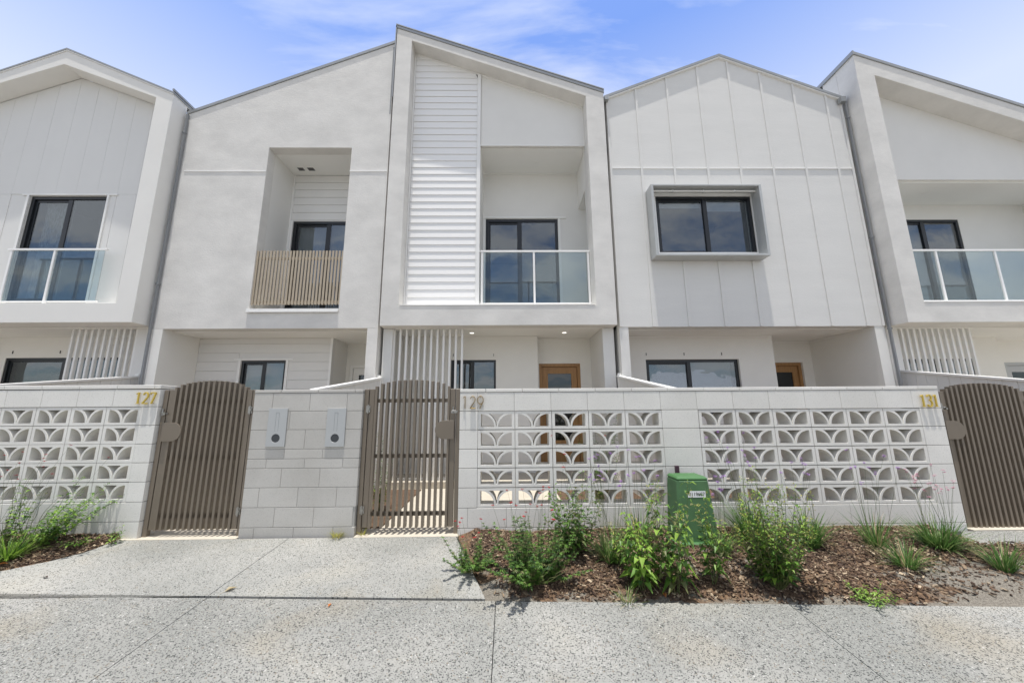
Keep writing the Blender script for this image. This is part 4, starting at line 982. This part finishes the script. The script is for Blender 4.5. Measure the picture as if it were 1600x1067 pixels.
def grass(name, x, y, h, sp, n, label, seed, mats=None, stalks=0, fl=F_PUR, w_=.008, group=None, sh=0., stiff=1.0, zb=None, cat='grass clump'):
    rr = random.Random(seed); z = gpt(x, y) if zb is None else zb; t = thing(name, (x, y, z), label, cat, group)
    M_ = MB(); mats = mats or [L_BLADE, L_BLADEL, L_DRY, L_DARK]
    for _ in range(n):
        a = rr.uniform(0, 6.283); d = Vector((math.cos(a), math.sin(a), 0)); r_ = sp*.22*math.sqrt(rr.random())
        M_.mi = rr.choices(range(len(mats)), ([52, 26, 8, 20] if len(mats) == 4 else [1]*len(mats)))[0]
        blade(M_, rr.uniform(.75, 1.52) if stiff >= 1 else rr.uniform(.5, 1.45), Vector((x, y, z))+d*r_+Vector((rr.uniform(-1, 1), rr.uniform(-1, 1), 0))*.01, d, h*rr.uniform(.55, 1.15), w_*rr.uniform(.6, 1.2), rr.uniform(.1, .75))
    M_.build('leaves', mats, t)
    if stalks:
        S_ = MB(); F_ = MB()
        for _ in range(stalks):
            a = rr.uniform(0, 6.28); p = Vector((x+sp*.2*math.cos(a), y+sp*.2*math.sin(a), z)); pts = stalk(S_, rr, p, (sh or h*1.7)*rr.uniform(.8, 1.3), rr.uniform(.02, .28), .0017)
            for _k in range(4): flower(F_, pts[-1]+Vector((rr.uniform(-1, 1), rr.uniform(-1, 1), rr.uniform(-1, 1)))*.011, .016, rr, 5)
        S_.build('flower_stalks', STEM, t); F_.build('flowers', fl, t)
    return t
def shrub(name, x, y, h, rad, label, seed, stems=16, lv=16, L=.05, W=.024, mats=None, wts=None, lean=.5, tops=None, topmat=None, red=0, group=None, zb=None, feather=False, hang=.3, cat='shrub', low=.12, tilt=Vector((0, 0, 0)), stemr=.003):
    rr = random.Random(seed); z = gpt(x, y) if zb is None else zb; t = thing(name, (x, y, z), label, cat, group)
    mats = mats or [L_MID, L_DARK, L_BRIGHT]; wts = wts or [5, 3, 2]
    S_ = MB(); M_ = MB(); T_ = MB(); F_ = MB()
    for k in range(stems):
        a = 2*math.pi*k/stems+rr.uniform(-.3, .3); ln = rr.uniform(.05, 1.15)**.8*lean; hh = h*rr.uniform(.42, 1.12)*(1-.35*ln/max(lean, .01)*rr.random())
        d = Vector((math.cos(a), math.sin(a), 0)); pts = []; seg = 7; R_ = rad*ln/lean if lean else 0
        for i in range(seg+1):
            t_ = i/seg; pts.append(Vector((x, y, z))+d*(rad*.12+R_*t_**.8)+tilt*t_*t_+Vector((rr.uniform(-1, 1)*.012, rr.uniform(-1, 1)*.012, hh*t_)))
        S_.tube(pts, stemr, stemr*.4, 5)
        if rr.random() < .16: continue
        for j in range(lv):
            t_ = low+(1-low)*(j+rr.random())/lv; i = min(int(t_*seg), seg-1); u = t_*seg-i; p = pts[i].lerp(pts[i+1], u)
            for sgn in (0, 1):
                aa = j*1.9+sgn*math.pi+rr.uniform(-.5, .5); dd = Vector((math.cos(aa), math.sin(aa), rr.uniform(.0, .7)))
                sc = (1.1-.55*t_)*rr.uniform(.6, 1.2); M_.mi = rr.choices(range(len(mats)), wts)[0]
                if feather:
                    for q_ in (-.7, -.25, .25, .7):
                        d3 = Matrix.Rotation(q_, 3, 'Z') @ dd; leaf(M_, p, d3, L*sc*(1-abs(q_)*.35), W*sc*.55, .2, hang)
                else: 
                    # short petiole then the blade
                    q = p+dd*L*.25*sc; leaf(M_, q, dd, L*sc, W*sc, .2, hang*rr.uniform(.4, 1.5))
        if tops and rr.random() < tops:
            p0 = pts[-1]
            for _ in range(26):
                p = p0+Vector((rr.gauss(0, .014), rr.gauss(0, .014), rr.uniform(-.11, .035))); T_.mi = rr.choices((0, 1, 2), (5, 3, 1))[0]
                leaf(T_, p, Vector((rr.uniform(-1, 1), rr.uniform(-1, 1), rr.uniform(0, 1))), rr.uniform(.010, .022), .010, .1, .1)
    for _ in range(red):
        a = rr.uniform(0, 6.28); p = Vector((x+rad*.5*math.cos(a), y+rad*.4*math.sin(a), z+h*.4)); pts = stalk(S_, rr, p, h*rr.uniform(.6, 1.15), rr.uniform(.05, .35), .0014)
        for _k in range(2): flower(F_, pts[-1]+Vector((rr.uniform(-1, 1), rr.uniform(-1, 1), rr.uniform(-1, 1)))*.006, .016, rr, 6)
    S_.build('stems', STEM, t); M_.build('foliage', mats, t)
    if T_.v: T_.build('flower_spikes', topmat or [L_YEL, L_BRIGHT, L_DRY], t)
    if F_.v: F_.build('flowers', F_RED, t)
    return t
GR = 'grassy clumps in the long garden bed'
FEA = [L_MID, L_DARK, L_OLIVE]
shrub('flowering_shrub', -.30, 3.33, .26, .26, 'low feathery green shrub with red flowers beside the middle gate', 11, 26, 12, .05, .022, FEA, [5, 3, 2], feather=True, red=8)
shrub('flowering_shrub', .19, 3.08, .44, .38, 'wide feathery shrub with thin red flower stems left of the tall leafy weed', 12, 56, 15, .06, .025, FEA, [5, 4, 2], feather=True, red=18)
shrub('leafy_weed', .58, 3.48, .72, .24, 'tall leafy weed with a spiky top in front of the first breeze panel', 13, 22, 18, .085, .036, FEA, [5, 3, 3], lean=.5, tops=.3, red=5)
grass('grass_clump', .87, 3.36, .34, .30, 240, 'fine grass clump right of the tall leafy weed', 14, stalks=16, sh=.72, w_=.005, group=GR)
grass('grass_clump', 1.24, 3.72, .34, .28, 170, 'dark strappy clump against the wall left of the green pillar', 15, [L_BLADE, L_DARK, L_BLADEL, L_DRY], stalks=8, sh=.62, w_=.010, group=GR)
shrub('broadleaf_weed', 1.00, 3.0, .50, .16, 'small broad-leaved bright green weed left of the spiky one', 16, 12, 12, .11, .06, [L_BRIGHT, L_MID, L_DARK], [5, 4, 1], hang=.55, tops=.25)
shrub('broadleaf_weed', 1.22, 2.96, .76, .17, 'tall broad-leaved weed with pale flower spikes in front of the green pillar', 17, 10, 14, .105, .052, [L_BRIGHT, L_MID, L_OLIVE, L_DARK], [3, 4, 3, 2], hang=.6, tops=.95)
shrub('broadleaf_weed', 1.55, 3.02, .78, .10, 'slender upright flowering weed in front of the left side of the green pillar', 43, 6, 14, .085, .042, [L_BRIGHT, L_MID, L_OLIVE, L_DARK], [3, 4, 3, 2], hang=.5, tops=1.0)
shrub('broadleaf_weed', .93, 3.25, .60, .09, 'slender leafy weed between the fine grass clump and the small broad-leaved weed', 44, 5, 12, .07, .034, [L_MID, L_OLIVE, L_BRIGHT], [3, 3, 2], hang=.4, tops=1.0)
grass('grass_clump', 1.90, 3.50, .26, .22, 150, 'thin grey-green clump at the foot of the green pillar', 18, stalks=7, sh=.52, w_=.005, group=GR)
grass('grass_clump', 2.33, 3.74, .42, .38, 260, 'tall strappy clump behind the yellow-green bush', 19, [L_BLADE, L_DARK, L_BLADEL, L_DARK], stalks=14, sh=.78, w_=.010, group=GR)
shrub('yellow_green_bush', 2.02, 3.0, .74, .26, 'bushy yellow-green weed with many flower heads at the path edge', 20, 62, 17, .062, .033, [L_MID, L_OLIVE, L_BRIGHT, L_DARK], [4, 3, 3, 2], tops=.95, hang=.35)
grass('grass_clump', 2.78, 3.62, .36, .34, 220, 'strappy clump immediately right of the yellow-green bush', 21, [L_BLADE, L_BLADEL, L_DARK, L_DARK], stalks=7, sh=.66, w_=.010, group=GR)
grass('grass_clump', 3.36, 3.58, .36, .30, 110, 'sparse upright clump near the right end of the wall', 22, stalks=9, sh=.66, w_=.008, group=GR)
grass('grass_clump', 3.22, 3.20, .26, .26, 150, 'low spreading clump in front of the sparse upright one', 23, stalks=0, w_=.007, group=GR, stiff=.5)
grass('grass_clump', 3.88, 3.52, .34, .42, 300, 'wide dense clump with pale seed heads before the right gate', 24, [L_BLADE, L_BLADEL, L_DARK, L_BLADE], stalks=22, sh=.55, fl=F_PINK, w_=.009, group=GR, stiff=.5)
grass('grass_clump', 3.93, 3.13, .28, .26, 150, 'small clump cut by the right edge of the path bed', 25, w_=.007, group=GR)
shrub('small_weed', 2.56, 2.83, .10, .17, 'flat bright green weed at the path edge', 26, 16, 7, .04, .018, [L_BRIGHT, L_MID], [4, 2], lean=1.0, cat='weed')
grass('small_weed', .85, 2.87, .13, .20, 60, 'little dry grassy weed at the path edge below the broad-leaved weed', 27, [L_BLADEL, L_DRY, L_BLADE, L_BLADEL], w_=.004, stiff=.5, cat='weed')
grass('grass_tuft', -1.72, 4.0, .09, .20, 110, 'dry yellow tuft growing at the foot of the mailbox pillar', 28, [L_YEL, L_DRY, L_BLADEL, L_YEL], w_=.003, stiff=.5, zb=0.002, cat='grass tuft')
grass('grass_tuft', -1.49, 4.07, .08, .12, 50, 'dry tuft at the hinge post of the middle gate', 29, [L_YEL, L_DRY, L_BLADEL, L_YEL], w_=.003, stiff=.5, zb=0.003, cat='grass tuft')
# left bed
shrub('flowering_shrub', -4.80, 3.80, .58, .24, 'thin-stemmed shrub with red flowers at the left edge', 31, 18, 12, .05, .022, FEA, [4, 3, 3], red=12, feather=True)
shrub('leafy_shrub', -4.45, 3.80, .60, .36, 'leaning leafy shrub in front of the left breeze block wall', 32, 30, 16, .085, .036, [L_MID, L_BRIGHT, L_DARK], [5, 3, 2], tilt=Vector((.22, .0, 0)), red=4)
shrub('leafy_shrub', -5.35, 3.75, .40, .30, 'leafy shrub partly outside the left edge', 36, 22, 13, .06, .026, [L_MID, L_BRIGHT, L_DARK], [5, 3, 2])
grass('grass_clump', -4.42, 3.58, .26, .36, 280, 'yellow-green arching grass clump at the left bed edge', 33, [L_BRIGHT, L_BLADEL, L_MID, L_BLADE], w_=.009, stiff=.5)
grass('grass_clump', -4.75, 3.55, .26, .34, 220, 'pale arching clump at the far left corner of the bed', 37, [L_BRIGHT, L_BLADEL, L_MID, L_BLADE], w_=.009, stiff=.5)
shrub('seedling', -3.86, 3.93, .21, .07, 'small upright seedling at the right end of the left bed', 34, 5, 5, .05, .026, [L_MID, L_BRIGHT], [3, 2], cat='seedling')
shrub('seedling', -4.05, 3.80, .12, .14, 'low leafy seedling on the mulch under the left shrub', 35, 9, 5, .045, .026, [L_MID, L_BRIGHT], [3, 2], lean=.9, cat='seedling')
# plants inside the yard of 129
shrub('yard_shrub', -1.62, 4.95, .98, .16, 'narrow leafy shrub seen through the middle gate', 41, 16, 20, .05, .028, [L_MID, L_DARK, L_BRIGHT], [5, 4, 1], lean=.4, zb=0, red=0)
shrub('yard_shrub', 1.22, 5.0, 1.28, .30, 'dark leafy shrub seen through the first breeze block panel', 42, 30, 24, .055, .030, [L_DARK, L_MID, L_BRIGHT], [6, 4, 1], lean=.5, zb=0)
struct(MB().box(-2.17, -1.38, 4.3, 6.2, -.02, .012).build('yard_soil_and_darkening', SAND))
struct(MB().box(.75, 1.9, 4.3, 6.2, -.02, .012).build('yard_soil_and_darkening', SAND))
struct(MB().box(-9, -4.06, 4.28, 6.2, -.02, .012).build('yard_soil_and_darkening', SAND))  # dark sheet added to darken the openings of the left breeze wall
struct(MB().box(2.0, 6.8, 4.28, 6.2, -.02, .012).build('yard_soil_and_darkening', SAND))  # added over the paving: cuts its bounce, darkens the right breeze panel

# fallen leaves
def fallen(x, y, z, L, m, label, seed):
    rr = random.Random(seed); M_ = MB(); p = Vector((x, y, z+.004)); a = rr.uniform(0, 6.28); d = Vector((math.cos(a), math.sin(a), .15)); leaf(M_, p, d, L, L*.5, .35, .05)
    q = p+d*L*.02; M_.tube([q, q-d*L*.35+Vector((0, 0, .002))], .001, .0007, 4)
    tag(M_.build('fallen_leaf', m, None, loc=(x, y, z)), label, 'leaf')
fallen(-2.12, 3.05, gz(3.05), .085, L_DRY, 'curled brown leaf lying by the dark joint of the driveway', 1)
fallen(-3.75, 3.30, gz(3.30), .05, BARK[1], 'small dark leaf lying near the left end of the driveway', 2)
fallen(-1.25, 2.85, gz(2.85), .04, F_ORA, 'small orange leaf on the footpath just below the dark joint', 3)
fallen(1.13, 2.90, bed_h(1.13, 2.90)+.01, .06, F_ORA, 'orange leaf on the mulch under the broad-leaved weeds', 4)
fallen(-4.30, 3.50, bed_h(-4.3, 3.5)+.01, .07, F_ORA, 'orange leaf at the front edge of the left bed', 5)

# ------------------------------------------------------------ across the street (seen in the window reflections)
HX, HY0 = 21.0, -24.0
t = thing('house', (HX, HY0, -.4), 'pale hip-roofed house across the street, reflected in the wide ground-floor window beside the oak door', 'house')
B(HX-7, HX+7, HY0-9, HY0, -.4, 2.6).build('wall', mat('far_wall', (.55, .53, .48), .9), t)
rf = MB(); rf.add([(HX-7.6, HY0-9.6, 2.6), (HX+7.6, HY0-9.6, 2.6), (HX+7.6, HY0+.6, 2.6), (HX-7.6, HY0+.6, 2.6), (HX-3, HY0-4.5, 5.4), (HX+3, HY0-4.5, 5.4)], [(0, 3, 2, 1), (3, 2, 5, 4), (2, 1, 5), (1, 0, 4, 5), (0, 3, 4)])
rf.build('roof', mat('pale_metal_roof', (.72, .73, .73), .5), t)
for xx in (-4, 0, 4): MB().box(HX+xx-.9, HX+xx+.9, HY0+.01, HY0+.06, .6, 2.0).build('window', BLACK, t)
def street_tree(x, y, h, label, seed):
    rr = random.Random(seed); t = thing('street_tree', (x, y, -.4), label, 'tree')
    T_ = MB(); T_.tube([(x, y, -.45), (x+.1, y, h*.3), (x, y+.1, h*.6)], .16, .08, 8)
    for k in range(6):
        a = k*1.05; T_.tube([(x, y, h*.32), (x+math.cos(a)*h*.16, y+math.sin(a)*h*.16, h*.6)], .06, .02, 5)
    T_.build('trunk', STEMB, t); M_ = MB()
    cl = [Vector((rr.gauss(0, h*.14), rr.gauss(0, h*.14), h*rr.uniform(.42, .9))) for _ in range(26)]
    for c in cl:
        for _ in range(110):
            p = Vector((x, y, 0))+c+Vector((rr.gauss(0, 1), rr.gauss(0, 1), rr.gauss(0, .7)))*h*.055; M_.mi = rr.choice((0, 1, 1, 2))
            leaf(M_, p, Vector((rr.uniform(-1, 1), rr.uniform(-1, 1), rr.uniform(-.4, .6))), .26, .14)
    M_.build('crown', [L_MID, L_DARK, L_OLIVE], t)
street_tree(26.5, -21.5, 6.0, 'leafy street tree beside the pale house across the street, seen only in reflections', 51)
street_tree(-9, -24, 7.5, 'tall street tree opposite the left gable, seen only in reflections', 52)
